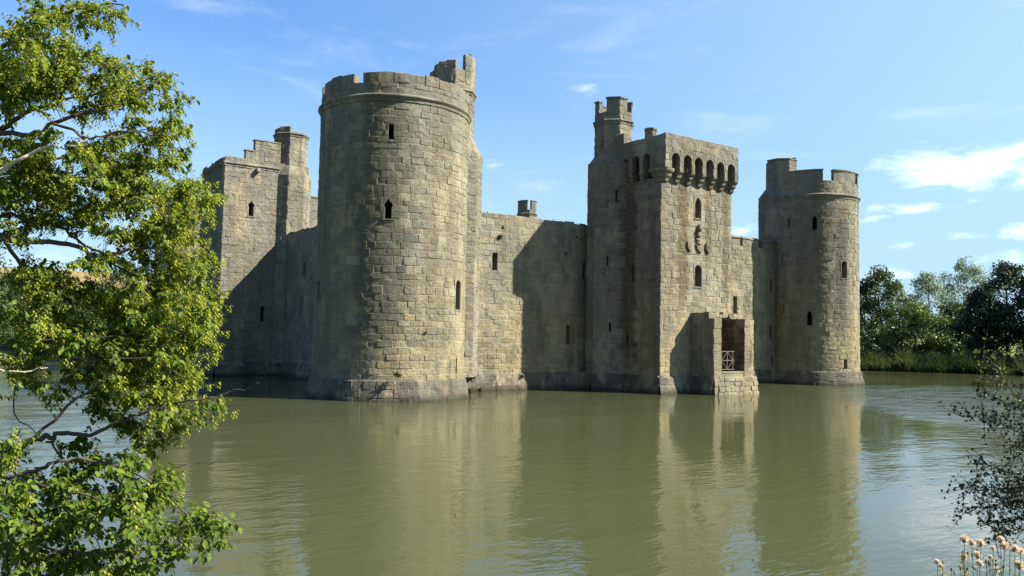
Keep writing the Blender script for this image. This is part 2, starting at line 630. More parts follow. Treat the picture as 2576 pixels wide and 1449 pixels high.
def turret(parent, c, a_lo, a_up, z0, z_lo, z_sh, z_m, z_cr, z_top, merlons, mat, lo_poly=None, mould=True, ruin=None, name='stair_turret'):
    """octagonal stair turret: body, sloping shoulder, thinner shaft, moulding and merlons on chosen sides"""
    mb = MB()
    lo = lo_poly or octv(c, a_lo)
    up = octv(c, a_up)
    prism_walls(mb, lo, z0, z_lo, h=(.3, .42), w=(.4, .8))
    solid(mb, inset(lo, .5), z0, z_lo)
    # shoulder
    lo8 = octv(c, a_lo) if lo_poly is None else None
    if lo8:
        for i in range(8):
            k = (i + 1) % 8
            A = [(*lo8[i], z_lo), (*lo8[k], z_lo), (*up[k], z_sh), (*up[i], z_sh)]
            mb.face(A, (rng.random(), rng.random(), 0))
    else:
        n = 24
        cx, cy = c
        def onpoly(poly, th):
            d = np.array([math.cos(th), math.sin(th)])
            best = 1e9
            for i in range(len(poly)):
                p = np.array(poly[i]) - c
                q = np.array(poly[(i + 1) % len(poly)]) - c
                e = q - p
                den = d[0] * e[1] - d[1] * e[0]
                if abs(den) < 1e-9:
                    continue
                t = (p[0] * e[1] - p[1] * e[0]) / den
                s = (p[0] * d[1] - p[1] * d[0]) / den
                if t > 0 and -1e-6 <= s <= 1 + 1e-6:
                    best = min(best, t)
            return (cx + d[0] * best, cy + d[1] * best)
        for i in range(n):
            t0, t1 = 2 * math.pi * i / n, 2 * math.pi * (i + 1) / n
            mb.face([(*onpoly(lo, t0), z_lo), (*onpoly(lo, t1), z_lo), (*onpoly(up, t1), z_sh), (*onpoly(up, t0), z_sh)], (rng.random(), rng.random(), 0))
    prism_walls(mb, up, z_sh - .02, z_cr, h=(.3, .42), w=(.35, .75), ragged=.05)
    solid(mb, inset(up, .12), z_lo - .1, z_cr - .55)
    # parapet ring behind the facing
    inn = octv(c, a_up - .32)
    mid = octv(c, a_up - .03)
    for i in range(8):
        k = (i + 1) % 8
        zt = z_cr - .03
        mb.face([(*inn[k], z_cr - .6), (*inn[i], z_cr - .6), (*inn[i], zt), (*inn[k], zt)])
        mb.face([(*mid[i], zt), (*mid[k], zt), (*inn[k], zt), (*inn[i], zt)], (rng.random(), .5, 0))
    if mould:
        for i in range(8):
            a, b = up[i], up[(i + 1) % 8]
            L = math.hypot(b[0] - a[0], b[1] - a[1])
            moulding(mb, planar(a, b), -.07, L + .07, z_m, k=.75)
    for (i, f0, f1, zt) in merlons:     # side, from, to (fractions), top
        a, b = np.array(up[i]), np.array(up[(i + 1) % 8])
        p0, p1 = a + (b - a) * f0, a + (b - a) * f1
        L = float(np.linalg.norm(p1 - p0))
        sf = planar(p0, p1)
        masonry(mb, sf, 0, L, z_cr - .02, zt, h=(.3, .42), w=(.3, .7), ragged=.03)
        t = (b - a) / np.linalg.norm(b - a)
        nrm = np.array([t[1], -t[0]])
        q = [p0 - nrm * .03, p1 - nrm * .03, p1 - nrm * .32, p0 - nrm * .32]
        solid(mb, [tuple(x) for x in q], z_cr - .05, zt - .02, (rng.random(), .5, 0))
        if ruin is None:
            q = [p0 + nrm * .06 - t * .05, p1 + nrm * .06 + t * .05, p1 - nrm * .36 + t * .05, p0 - nrm * .36 - t * .05]
            solid(mb, [tuple(x) for x in q], zt + .0, zt + .11, (.4, .5, 0))
    return mb.build(name, mat, parent)


# ------------------------------------------------------------------ the castle
castle = thing('castle', 'weathered sandstone moated castle with round corner towers standing in green water', 'castle', (21.4, 24.0, 0.0))


def round_tower(c, r, taper, z_str, z_cr, merlons, wins, mat, top_fun, label=None, coping=True, top=18.7):
    """wins: (theta deg, v, w, h, kind, frame)"""
    sf = cylsurf(c, r, taper)
    mb = MB()
    full = 2 * math.pi * r
    holes = []
    norm = lambda th: (R(th) % (2 * math.pi)) * r
    for wd in wins:
        holes.append(hole(norm(wd[0]), wd[1], wd[2], wd[3]))
    masonry(mb, sf, 0, full, PLZ - .05, z_str - .1, holes, h=(.33, .5), w=(.42, .98))
    poly = lambda q, n=48: [(c[0] + q * math.cos(2 * math.pi * i / n), c[1] + q * math.sin(2 * math.pi * i / n)) for i in range(n)]
    solid(mb, poly(r - 1.1), -1, z_str - .2)
    solid(mb, poly(r - taper * z_str - .06), z_str - .5, z_str - .15)
    body = mb.build('round_tower', mat, castle)
    if label:
        body['label'] = label
    for wd in wins:
        fr = wd[5] if len(wd) > 5 else .14
        window(body, sf, norm(wd[0]), wd[1], wd[2], wd[3], wd[4], frame=fr, proud=.03 if fr > .1 else .012, sill=fr > .1, mat=mat if fr <= .1 else None)
    pb = MB()
    plinth_run(pb, sf, 0, full)
    pb.build('plinth', M_PLINTH, body)
    sb = MB()
    moulding(sb, sf, 0, full, z_str, .5)
    sb.build('string_course', mat, body)
    # parapet
    rp = r - taper * z_str - .02
    ps = cylsurf(c, rp)
    pp = MB()
    masonry(pp, ps, 0, 2 * math.pi * rp, z_str + .1, z_cr, h=(.36, .5), w=(.5, 1.1), ragged=.03)
    arc_solid(pp, c, rp - .5, rp - .03, 0, 2 * math.pi, z_str - .2, z_cr - .03)
    for (a0, a1) in merlons:
        a0, a1 = R(a0), R(a1)
        if a1 < a0:
            a1 += 2 * math.pi
        n = max(1, int((a1 - a0) * rp / .9))
        for i in range(n):
            b0, b1 = a0 + (a1 - a0) * i / n, a0 + (a1 - a0) * (i + 1) / n
            zt = top_fun((b0 + b1) / 2)
            block(pp, ps, b0 * rp, b1 * rp, z_cr - .01, zt, rough=.035)
            arc_solid(pp, c, rp - .5, rp - .03, b0, b1, z_cr - .05, zt - .03)
            if coping:
                arc_solid(pp, c, rp - .54, rp + .06, b0 - .006, b1 + .006, zt - .01, zt + .11 + rnd(-.01, .01))
    pp.build('parapet', M_GREY, body)
    return body, sf, norm


rg = random.Random(3)
ragged_tbl = [rg.uniform(-.07, .05) for _ in range(400)]


def ragged_top(base, amp=1.0):
    return lambda a: base + amp * ragged_tbl[int((a % (2 * math.pi)) * 50) % 400]


# near corner tower
SWC = (-.09, .06)
sw, sw_sf, sw_n = round_tower(
    SWC, 4.57, .002, 17.28, 18.08, [(-141.5, 20), (30, 68), (78, 116), (126, 164), (174, 211)],
    [(-119.5, 15.2, .30, .85, 'rect', .05), (-120.0, 10.82, .50, 1.15, 'ogee', .2), (-56.6, 6.15, .62, 1.75, 'round', .16), (-56.8, 1.98, .13, .85, 'rect', .05),
     (177, 6.4, .5, 1.2, 'ogee', .18), (-122, 2.9, .0001, .0001, 'rect', .01)][:5],
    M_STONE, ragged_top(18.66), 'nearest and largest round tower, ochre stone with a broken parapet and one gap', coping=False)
turret(sw, (5.17, 2.2), 2.05, 1.45, 1.0, 15.9, 17.2, 20.15, 20.75, 22.3,
       [(3, 0, .5, 21.6), (3, .5, 1, 21.9), (4, .0, .45, 22.05), (4, .45, 1, 22.15), (5, .0, .2, 21.8), (5, .2, .6, 21.55), (5, .6, 1, 22.65), (6, 0, 1, 22.75), (2, .3, 1, 21.3)], M_GREY, ruin=True)

# far right corner tower
SEC = (42.75, 0.0)
se, se_sf, se_n = round_tower(
    SEC, 3.97, .004, 16.7, 17.95, [(-118.5, -79), (-68, -50), (-36, 0), (20, 70), (90, 120), (-190, -132.5)],
    [(-143, 14.2, .36, 1.25, 'pointed', .13), (-104.3, 10.1, .55, 1.5, 'round', .16), (-149.5, 5.8, .42, 1.25, 'pointed', .15), (-103.3, 1.85, .36, .85, 'rect', .05),
     (-176.5, 14.3, .16, .85, 'rect', .04), (-186, 11.1, .16, .9, 'rect', .04), (-183.8, 6.6, .16, .7, 'rect', .04)],
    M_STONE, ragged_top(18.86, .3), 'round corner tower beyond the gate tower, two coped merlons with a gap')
turret(se, (41.0, 2.15), 1.95, 1.3, 1.0, 17.2, 18.1, 19.2, 20.45, 20.6, [(3, 0, 1, 20.5), (4, 0, 1, 20.5), (5, 0, 1, 20.5), (6, .0, .55, 20.5), (6, .7, 1, 20.85)], M_GREY, mould=False)

# north corner towers
nw, nw_sf, nw_n = round_tower(
    (0.0, 47.96), 4.45, .003, 16.95, 17.75, [(-150, -112), (-88, -60), (-40, 0), (20, 60), (80, 120), (140, 190)],
    [(-120, 8.6, .45, 1.3, 'pointed', .14), (-95, 13.0, .3, 1.0, 'rect', .05)], M_STONE, ragged_top(18.6, .4),
    'round tower half hidden by the leafy branches, behind the square tower')
ne, ne_sf, ne_n = round_tower((42.75, 47.96), 4.4, .003, 16.95, 17.75, [(-150, -112), (-88, -60), (-40, 0), (20, 60), (80, 120), (140, 190)], [], M_STONE, ragged_top(18.6, .4),
                              'round tower hidden behind the near curtain wall')
q = at(1326, 530, 108)
turret(ne, (float(q[0]), float(q[1])), 1.7, 1.2, 1.0, 15.6, 16.6, 19.9, 20.45, 21.6, [(3, .0, 1, 21.6), (4, 0, .75, 21.6), (5, .35, 1.0, 21.6), (6, 0, 1, 21.6), (1, 0, 1, 21.6)], M_GREY)


def curtain(a, b, z_top, wins, mat, merlons=None, thick=2.0, ragged=.09, label=None, u_open=None):
    """wall from a to b (outside on the right hand when walking a -> b)"""
    L = math.hypot(b[0] - a[0], b[1] - a[1])
    sf = planar(a, b)
    mb = MB()
    holes = [hole(w_[0], w_[1], w_[2], w_[3]) for w_ in wins]
    masonry(mb, sf, 0, L, PLZ - .05, z_top, holes, h=(.32, .48), w=(.4, .95), ragged=ragged)
    P = lambda u, d: sf(u, 0, d)[:2]
    solid(mb, [P(0, -1.0), P(L, -1.0), P(L, -thick), P(0, -thick)], -1, z_top - .3)
    n = int(L / .9)
    for i in range(n):
        u0, u1 = L * i / n, L * (i + 1) / n
        solid(mb, [P(u0, -.04), P(u1, -.04), P(u1, -thick), P(u0, -thick)], z_top - .35, z_top - rnd(.03, .13), (rng.random(), rng.random(), 0))
    o = mb.build('curtain_wall', mat, castle)
    if label:
        o['label'] = label
    for w_ in wins:
        fr = w_[5] if len(w_) > 5 else .13
        window(o, sf, w_[0], w_[1], w_[2], w_[3], w_[4], frame=fr, proud=.03 if fr > .1 else .01, sill=fr > .1, depth=.8, mat=None if fr > .1 else mat)
    pb = MB()
    plinth_run(pb, sf, 0, L)
    pb.build('plinth', M_PLINTH, o)
    for (u0, u1, zt) in merlons or ():
        mm = MB()
        masonry(mm, sf, u0, u1, z_top - .02, zt, h=(.3, .42), w=(.45, .9))
        solid(mm, [P(u0 + .02, -.03), P(u1 - .02, -.03), P(u1 - .02, -.55), P(u0 + .02, -.55)], z_top - .05, zt - .02)
        # coping with a sloping top
        A = [P(u0 - .06, .08), P(u1 + .06, .08), P(u1 + .06, -.62), P(u0 - .06, -.62)]
        B = [P(u0 - .02, -.18), P(u1 + .02, -.18), P(u1 + .02, -.40), P(u0 - .02, -.40)]
        solid(mm, A, zt, zt + .07)
        solid(mm, A, zt + .072, zt + .22, top=B)
        mm.build('merlon', M_GREY, o)
    return o


YC = 1.26
curtain((3.0, YC), (17.6, YC), 12.2,
        [(8.35 - 3, 8.87, .42, 1.2, 'rect', .05), (16.38 - 3, 8.78, .36, 1.3, 'pointed', .12), (14.93 - 3, 3.92, .38, 1.4, 'rect', .05),
         (17.23 - 3, 3.9, .3, 1.42, 'rect', .05), (8.95 - 3, 11.26, .2, .16, 'rect', .03), (15.67 - 3, 11.2, .2, .18, 'rect', .03), (14.6 - 3, 9.9, .17, .15, 'rect', .03)],
        M_STONE, label='curtain wall with a ragged top, partly in the shadow of the gate tower')
curtain((24.9, YC), (42.0, YC), 12.0,
        [(33.45 - 24.9, 6.8, .48, 1.5, 'rect', .06), (38.34 - 24.9, 8.7, .34, 1.2, 'rect', .05), (38.3 - 24.9, 4.45, .34, 1.2, 'rect', .05), (38.55 - 24.9, 1.95, .3, .8, 'rect', .05)],
        M_STONE, merlons=[(1.2, 3.2, 12.62), (3.9, 6.2, 12.62), (6.9, 9.2, 12.66), (9.5, 11.7, 12.66), (12.3, 14.0, 12.62)],
        label='short curtain wall with coped merlons between gate tower and corner tower')
curtain((YC, 24.0), (YC, 3.0), 12.2,
        [(24 - 18.56, 8.86, .5, 1.1, 'round', .12), (24 - 15.33, 7.2, .5, 1.6, 'round', .12), (24 - 11.0, 3.0, .3, 1.2, 'rect', .05)], M_GREY,
        label='curtain wall in deep shade between the near round tower and the square tower')
curtain((YC, 45.0), (YC, 30.0), 12.2, [], M_GREY)
curtain((41.5, 3.0), (41.5, 45.0), 12.2, [], M_GREY)
curtain((40.0, 46.7), (3.0, 46.7), 12.2, [], M_GREY)

# ---- square tower on the left side
WX0, WX1, WY0, WY1 = -4.07, 3.2, 23.52, 30.86
mb = MB()
wpoly = boxp(WX0, WX1, WY0, WY1)
wS, wW = planar((WX0, WY0), (WX1, WY0)), planar((WX0, WY1), (WX0, WY0))
w_s = [(-1.76 - WX0, 14.1, .52, 1.35, 'ogee', .16), (.60 - WX0, 15.1, .12, .7, 'rect', .04), (-.45 - WX0, 5.2, .35, 1.3, 'rect', .06), (.9 - WX0, 8.3, .1, .7, 'rect', .03)]
w_w = [(WY1 - 26.3, 9.3, .22, 1.9, 'rect', .05), (WY1 - 28.5, 13.5, .4, 1.2, 'pointed', .14)]
masonry(mb, wS, 0, WX1 - WX0, 1.1, 18.3, [hole(*w_[:4]) for w_ in w_s], ragged=.03)
masonry(mb, wW, 0, WY1 - WY0, 1.1, 18.25, [hole(*w_[:4]) for w_ in w_w], ragged=.12)
masonry(mb, planar((WX1, WY0), (WX1, WY1)), 0, WY1 - WY0, 1.1, 18.0)
masonry(mb, planar((WX1, WY1), (WX0, WY1)), 0, WX1 - WX0, 1.1, 18.0)
solid(mb, inset(wpoly, .9), -1, 16.8)
solid(mb, boxp(WX0 + .05, WX1 - .05, WY0 + .05, WY1 - .05), 16.8, 17.2)
for bx in (boxp(WX0 + .03, WX1 - .03, WY0 + .03, WY0 + .55), boxp(WX0 + .03, WX0 + .55, WY0 + .56, WY1 - .05), boxp(WX0 + .56, WX1 - .04, WY1 - .55, WY1 - .03)):
    solid(mb, bx, 17.1, 18.17)
# stepped parapet climbing to the turret
for (x0, x1, zt) in ((-2.38, -1.62, 19.0), (-1.62, .6, 19.98)):
    masonry(mb, wS, x0 - WX0, x1 - WX0, 18.28, zt, ragged=.03)
    solid(mb, boxp(x0 + .02, x1 - .01, WY0 + .03, WY0 + .56), 18.16, zt - .03)
    solid(mb, boxp(x0 - .06, x1 - .012, WY0 - .06, WY0 + .6), zt + .002, zt + .1)
wt = mb.build('square_tower', M_GREY, castle)
wt['label'] = 'grey square tower with a stepped parapet and cusped window, mostly in sunlight'
for w_ in w_s:
    window(wt, wS, *w_[:5], frame=w_[5], proud=.03 if w_[5] > .1 else .01, sill=w_[5] > .1)
for w_ in w_w:
    window(wt, wW, *w_[:5], frame=w_[5], proud=.03 if w_[5] > .1 else .01, sill=w_[5] > .1)
mb = MB()
moulding(mb, wS, -.1, 4.6, 17.75, k=.8)
moulding(mb, wW, 0, WY1 - WY0 + .1, 17.75, k=.8)
# broken water spout
solid(mb, boxp(-1.5, -1.2, WY0 - .45, WY0 + .1), 17.25, 17.55)
mb.build('string_course', M_GREY, wt)
mb = MB()
for sf_, L in ((wS, WX1 - WX0), (wW, WY1 - WY0), (planar((WX1, WY1), (WX0, WY1)), WX1 - WX0)):
    plinth_run(mb, sf_, -.2, L + .2)
mb.build('plinth', M_PLINTH, wt)
turret(wt, (1.85, 24.55), 1.72, 1.32, 1.0, 17.3, 18.2, 21.0, 21.2, 21.5, [(3, .0, 1, 21.55), (4, 0.1, 1, 21.65), (2, .2, 1, 21.4)], M_GREY, mould=True, ruin=True)

# ---- machicolated gate tower
PX0, PX1, PY = 17.63, 24.95, -5.38
gS, gW, gE = planar((PX0, PY), (PX1, PY)), planar((PX0, 1.3), (PX0, PY)), planar((PX1, PY), (PX1, 1.3))
g_s = [(21.33 - PX0, 13.2, .62, 1.5, 'pointed', .14), (21.38 - PX0, 8.3, .66, 1.55, 'round', .14)]
g_w = [(1.3 + 2.65, 8.4, .2, 1.15, 'rect', .04), (1.3 + 2.1, 3.6, .36, .75, 'rect', .04)]
mb = MB()
masonry(mb, gS, 0, PX1 - PX0, 1.1, 17.0, [hole(*w_[:4]) for w_ in g_s], h=(.34, .48))
masonry(mb, gW, 0, 1.3 - PY, 1.1, 15.0, [hole(*w_[:4]) for w_ in g_w], h=(.34, .48))
masonry(mb, gE, 0, 1.3 - PY, 1.1, 17.0, h=(.34, .48))
masonry(mb, planar((PX1, 1.95), (PX0, 1.95)), 0, PX1 - PX0, 1.1, 16.2)
solid(mb, boxp(PX0 + .9, PX1 - .9, PY + .9, 1.75), -1, 17.0)
solid(mb, boxp(PX0 + .03, PX0 + .95, PY + .03, 1.2), 14.6, 14.98)
solid(mb, boxp(PX0 + .02, PX0 + .95, PY + .03, PY + .6), 14.9, 17.0)
solid(mb, boxp(PX0 - .1, PX1 - .04, PY - .45, 1.9), 16.98, 17.12)
gt = mb.build('gate_tower', M_STONE, castle)
gt['label'] = 'square gate tower with a machicolated parapet, its front face in full sun'
for w_ in g_s:
    window(gt, gS, *w_[:5], frame=w_[5], depth=.85)
for w_ in g_w:
    window(gt, gW, *w_[:5], frame=w_[5], proud=.01, sill=False, mat=M_STONE)
mb = MB()
for sf_, L in ((gS, PX1 - PX0), (gW, 1.3 - PY), (gE, 1.3 - PY)):
    plinth_run(mb, sf_, -.2, L + .2)
mb.build('plinth', M_PLINTH, gt)
# machicolated parapet: front, two sides
OX0, OX1, OY = 17.38, 25.0, -5.98
TH = .42
pm = MB()


def machico(a, b, arches, z_bot, z_spr, z_top, ragged=.02):
    """wall hanging in front, with round-headed slots open at the bottom; arches = (centre u, width)"""
    L = math.hypot(b[0] - a[0], b[1] - a[1])
    sf = planar(a, b)
    holes = []
    for (u, w) in arches:
        holes.append((u - w / 2, u + w / 2, z_bot - 1, z_spr + w / 2 + .02))
    masonry(pm, sf, 0, L, z_bot, z_top, holes, h=(.42, .56), w=(.5, 1.05), ragged=ragged)
    P = lambda u, d: sf(u, 0, d)[:2]
    zc = z_spr + arches[0][1] / 2 + .05
    solid(pm, [P(.03, -.035), P(L - .03, -.035), P(L - .03, -TH), P(.03, -TH)], zc, z_top - .03)
    edges = [0.03] + [e for (u, w) in arches for e in (u - w / 2, u + w / 2)] + [L - .03]
    for i in range(0, len(edges), 2):
        if edges[i + 1] - edges[i] > .05:
            solid(pm, [P(edges[i], -.035), P(edges[i + 1], -.035), P(edges[i + 1], -TH), P(edges[i], -TH)], z_bot + .02, zc)
    for (u, w) in arches:     # spandrels round the arch head
        n = 8
        pts = [(u + w / 2 * math.cos(math.pi * i / n), z_spr + w / 2 * math.sin(math.pi * i / n)) for i in range(n + 1)]
        for i in range(n):
            (u0, v0), (u1, v1) = pts[i], pts[i + 1]
            pm.face([sf(u1, v1, .01), sf(u1, zc, .01), sf(u0, zc, .01), sf(u0, v0, .01)][::-1], (.5, .4, 0))
            pm.face([sf(u0, v0, .01), sf(u1, v1, .01), sf(u1, v1, -TH), sf(u0, v0, -TH)], (.4, .4, 0))
    return sf


aS = [(18.425 - OX0, .80), (19.60 - OX0, .80), (20.73 - OX0, .78), (21.91 - OX0, .79), (23.05 - OX0, .78), (24.2 - OX0, .78)]
aW = [(-1.55 + 1.95, .70), (-1.55 + 3.06, .76), (-1.55 + 4.15, .74)]
sfS = machico((OX0, OY), (OX1, OY), aS, 15.55, 16.28, 17.98)
sfW = machico((OX0, -1.55), (OX0, OY), aW, 15.55, 16.42, 17.95, .05)
aE = [(1.2 + 1.1 * i, .76) for i in range(4)]
sfE = machico((OX1, OY), (OX1, -.2), aE, 15.55, 16.3, 17.95)
solid(pm, boxp(19.4, OX1 - .03, 1.5, 1.9), 16.0, 17.8)
# merlon stump on the left side towards the turret
masonry(pm, planar((OX0, -.35), (OX0, -1.8)), 0, 1.45, 15.6, 18.75, ragged=.05)
solid(pm, boxp(OX0 + .03, OX0 + .5, -1.77, -.38), 15.6, 18.7)
solid(pm, boxp(OX0 + .03, OX0 + .45, -.38, .3), 16.0, 17.6)
pm.build('parapet', M_GREY, gt)


def corbel(sf, u, w, z_top, reach, steps=3, back=.1):
    """a stack of rounded corbel stones stepping back to the wall"""
    mb = MB()
    hgt = .31
    for s in range(steps):
        r_ = reach * (1 - s / steps) + .03
        zt = z_top - s * hgt
        n = 6
        prof = [(-reach - back, zt), (0 - (reach - r_), zt)]
        prof = [(d0, z0) for d0, z0 in prof]
        for i in range(1, n + 1):
            a = math.pi / 2 * i / n
            prof.append((-(reach - r_) - (1 - math.cos(a)) * .24, zt - math.sin(a) * hgt * .98))
        prof.append((-reach - back, zt - hgt * .98))
        t = (rnd(.3, 1), rnd(.2, .8), 0)
        u0, u1 = u - w / 2 + rnd(0, .015), u + w / 2 - rnd(0, .015)
        for i in range(len(prof) - 1):
            (d0, z0), (d1, z1) = prof[i], prof[i + 1]
            mb.face([sf(u0, z0, d0), sf(u0, z1, d1), sf(u1, z1, d1), sf(u1, z0, d0)], t)
        mb.face([sf(u0, z_, d_) for d_, z_ in prof][::-1], t)
        mb.face([sf(u1, z_, d_) for d_, z_ in prof], t)
    return mb.build('corbel', M_DRESS, gt)


us = [e for e in aS]
OV = PX0 - OX0
for i in range(len(us) - 1):
    corbel(sfS, (us[i][0] + us[i + 1][0]) / 2, us[i + 1][0] - us[i][0] - .79, 15.56, .6)
corbel(sfS, OX1 - OX0 - .21, .40, 15.56, .6)
for i in range(2):
    corbel(sfW, (aW[i][0] + aW[i + 1][0]) / 2, .36, 15.56, .25, 3, .7)
corbel(sfW, .02, .42, 15.56, .25, 3, .7)
for i in range(4):
    corbel(sfE, 1.2 + 1.1 * i + .55, .34, 15.56, .1)
# rounded corbel carrying the near corner
mb = MB()
cx, cy = PX0 + .30, PY + .30
for s in range(3):
    zt = 15.56 - s * .31
    r1 = .93 - s * .2
    n = 5
    prof = [(r1 - (1 - math.cos(math.pi / 2 * i / n)) * .2, zt - math.sin(math.pi / 2 * i / n) * .305) for i in range(n + 1)]
    m = 14
    for k in range(m):
        a0, a1 = R(150 + 150 * k / m), R(150 + 150 * (k + 1) / m)
        t = (rnd(.4, .7), .5, 0)
        for i in range(n):
            (ra, za), (rb, zb) = prof[i], prof[i + 1]
            Q = lambda r_, a, z_: (cx + r_ * math.cos(a), cy + r_ * math.sin(a), z_)
            mb.face([Q(rb, a0, zb), Q(rb, a1, zb), Q(ra, a1, za), Q(ra, a0, za)], t)
        mb.face([Q(r1, a0, zt), Q(r1, a1, zt), (cx, cy, zt)], t)
mb.build('corbel', M_DRESS, gt)
# stair turret of the gate tower, with slits on its slanted face
LP = [(16.0, .56), (16.0, -.31), (17.66, -1.99), (19.1, -1.99), (20.4, -.6), (20.4, 2.6), (18.3, 2.6)]
gtt = turret(gt, (18.15, .2), 2.0, 1.36, 1.0, 16.6, 17.4, 19.85, 20.55, 21.5, [(4, .10, 1.0, 21.5), (5, 0, .62, 21.5), (3, .0, .42, 21.35), (6, .55, 1, 21.45), (1, 0, 1, 21.4), (7, 0, .3, 21.3)], M_GREY, lo_poly=LP)
mb = MB()
plinth_run(mb, planar(LP[0], LP[1]), -.7, .9)
plinth_run(mb, planar(LP[1], LP[2]), -.1, 2.4)
mb.build('plinth', M_PLINTH, gt)
sfd = planar(LP[1], LP[2])
for (u, v, w, h) in ((1.55, 14.1, .13, .85), (.95, 9.35, .12, .7), (1.2, 4.55, .14, .7)):
    mb = MB()
    pr = [(-w / 2, -h / 2), (w / 2, -h / 2), (w / 2, h / 2), (-w / 2, h / 2)]
    mb.face([sfd(u + a, v + b, .045) for a, b in pr], (.5, .5, 0), 0)
    mb.build('window', M_DARK, gt)

# chimney on the gate tower roof
mb = MB()
prism_walls(mb, octv((20.0, -1.9), .42), 16.2, 19.25, h=(.3, .45), w=(.3, .5))
solid(mb, octv((20.0, -1.9), .38), 16.1, 19.23)
solid(mb, octv((20.0, -1.9), .47), 19.26, 19.42)
mb.build('chimney', M_GREY, gt)

# carved crest and three shields
mb = MB()


def lump(mb, sf, u, v, d, ru, rv, rd, col=(.4, .4, 0), n=8, m=5):
    for j in range(m):
        p0, p1 = -math.pi / 2 + math.pi * j / m, -math.pi / 2 + math.pi * (j + 1) / m
        for i in range(n):
            t0, t1 = 2 * math.pi * i / n, 2 * math.pi * (i + 1) / n
            q = lambda t, p: sf(u + ru * math.cos(p) * math.cos(t), v + rv * math.sin(p), d - rd * math.cos(p) * math.sin(t))
            mb.face([q(t0, p0), q(t1, p0), q(t1, p1), q(t0, p1)], col)


cu = 21.33 - PX0
lump(mb, gS, cu, 11.65, .16, .15, .20, .22)
lump(mb, gS, cu + .02, 11.9, .13, .08, .13, .12)
lump(mb, gS, cu - .02, 11.25, .10, .20, .28, .17)
lump(mb, gS, cu - .05, 10.88, .07, .25, .15, .14)
lump(mb, gS, cu + .02, 10.62, .10, .22, .14, .16)
mb.build('carved_helmet', M_DRESS, gt)
for (u, w, ang) in ((20.47, .56, 0), (21.5, .66, .3), (22.4, .56, 0)):
    mb = MB()
    uu = u - PX0
    pts = [(-w / 2, .32), (w / 2, .32), (w / 2, -.02), (w * .3, -.24), (0, -.40), (-w * .3, -.24), (-w / 2, -.02)]
    ca, sa = math.cos(ang), math.sin(ang)
    pts = [(a * ca - b * sa, a * sa + b * ca) for a, b in pts]
    fr = [gS(uu + a, 10.36 + b, .13 + .03 * (i % 2)) for i, (a, b) in enumerate(pts)]
    ctr = gS(uu, 10.36, .2)
    bk = [gS(uu + a * 1.04, 10.36 + b * 1.04, -.02) for a, b in pts]
    for i in range(7):
        k = (i + 1) % 7
        mb.face([fr[k], fr[i], ctr], (.5, .5, 0))
        mb.face([bk[i], fr[i], fr[k], bk[k]], (.4, .4, 0))
    mb.build('carved_shield', M_DRESS, gt)

# ---- ruined porch in front of the gate tower
XW0, XW1, XE0, XE1, YF = 20.72, 21.52, 23.96, 25.12, -7.42
mb = MB()
# left wall
masonry(mb, planar((XW0, PY), (XW0, YF)), 0, PY - YF - .46, 1.1, 5.72, ragged=.06)
masonry(mb, planar((XW0, PY), (XW0, YF)), PY - YF - .46, PY - YF, 1.1, 5.28)
masonry(mb, planar((XW0, YF), (XW1, YF)), 0, XW1 - XW0, 1.2, 5.28, h=(.5, .62), w=(.75, .85), rough=.05)
masonry(mb, planar((XW1, YF), (XW1, PY)), 0, PY - YF, 1.5, 5.28)
solid(mb, boxp(XW0 + .04, XW1 - .04, YF + .46, PY), -.5, 5.66)
solid(mb, boxp(XW0 + .04, XW1 - .04, YF + .04, YF + .46), -.5, 5.25)
# right wall with an outer step
masonry(mb, planar((XE0, YF), (XE0 + .62, YF)), 0, .62, 1.2, 5.34, h=(.5, .62), w=(.6, .7), rough=.05)
masonry(mb, planar((XE0 + .62, YF + .12), (XE1, YF + .12)), 0, XE1 - XE0 - .62, 1.2, 5.3, h=(.3, .5), w=(.3, .5), rough=.06, ragged=.05)
masonry(mb, planar((XE1, YF + .12), (XE1, PY)), 0, PY - YF - .12, 1.1, 5.3, ragged=.05)
solid(mb, boxp(XE0 + .04, XE0 + .60, YF + .04, PY), -.5, 5.3)
solid(mb, boxp(XE0 + .58, XE1 - .04, YF + .16, PY), -.5, 5.26)
# rubble base below the threshold
ps = offset(planar((XW0, YF), (XE1, YF)), lambda v: .02 + (1.2 - v) * .16)
masonry(mb, ps, -.02, XE1 - XW0 + .15, -.8, 1.22, h=(.26, .42), w=(.3, .75), rough=.09)
masonry(mb, offset(planar((XE1, YF), (XE1, PY)), lambda v: .1 + (1.2 - v) * .2), 0, PY - YF, -.8, 1.2, rough=.08)
solid(mb, boxp(XW0 + .05, XE1 - .05, YF + .05, PY), -.9, 1.48)
solid(mb, boxp(XW1, XE0, YF + .02, YF + .30), 1.482, 1.60)
# scar of the lost roof: a broken ledge along the tower
for k in range(12):
    x0 = 20.8 + k * .36
    solid(mb, boxp(x0, x0 + .355, PY - rnd(.2, .42), PY - .03), 5.42 + rnd(-.05, .03), 5.72 + rnd(-.1, .1), (rng.random(), .5, 0))
porch = mb.build('porch', M_STONE, castle)
porch['label'] = 'ruined open porch at the foot of the gate tower'
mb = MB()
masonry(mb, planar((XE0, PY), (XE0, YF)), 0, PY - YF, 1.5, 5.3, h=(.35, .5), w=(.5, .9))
mb.build('inner_wall', M_SHADED, porch)
mb = MB()
plinth_run(mb, planar((XW0, PY), (XW0, YF)), -.1, PY - YF + .12)
mb.build('plinth', M_PLINTH, porch)
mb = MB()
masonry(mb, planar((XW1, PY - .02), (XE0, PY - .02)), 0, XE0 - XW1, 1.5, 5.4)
mb.build('inner_wall', M_SHADED, porch)
m_, G, out = new_mat('weathered timber')
principled(G, out, (.10, .074, .054), .8)
M_TIMBER = m_
mb = MB()
gy = -6.9
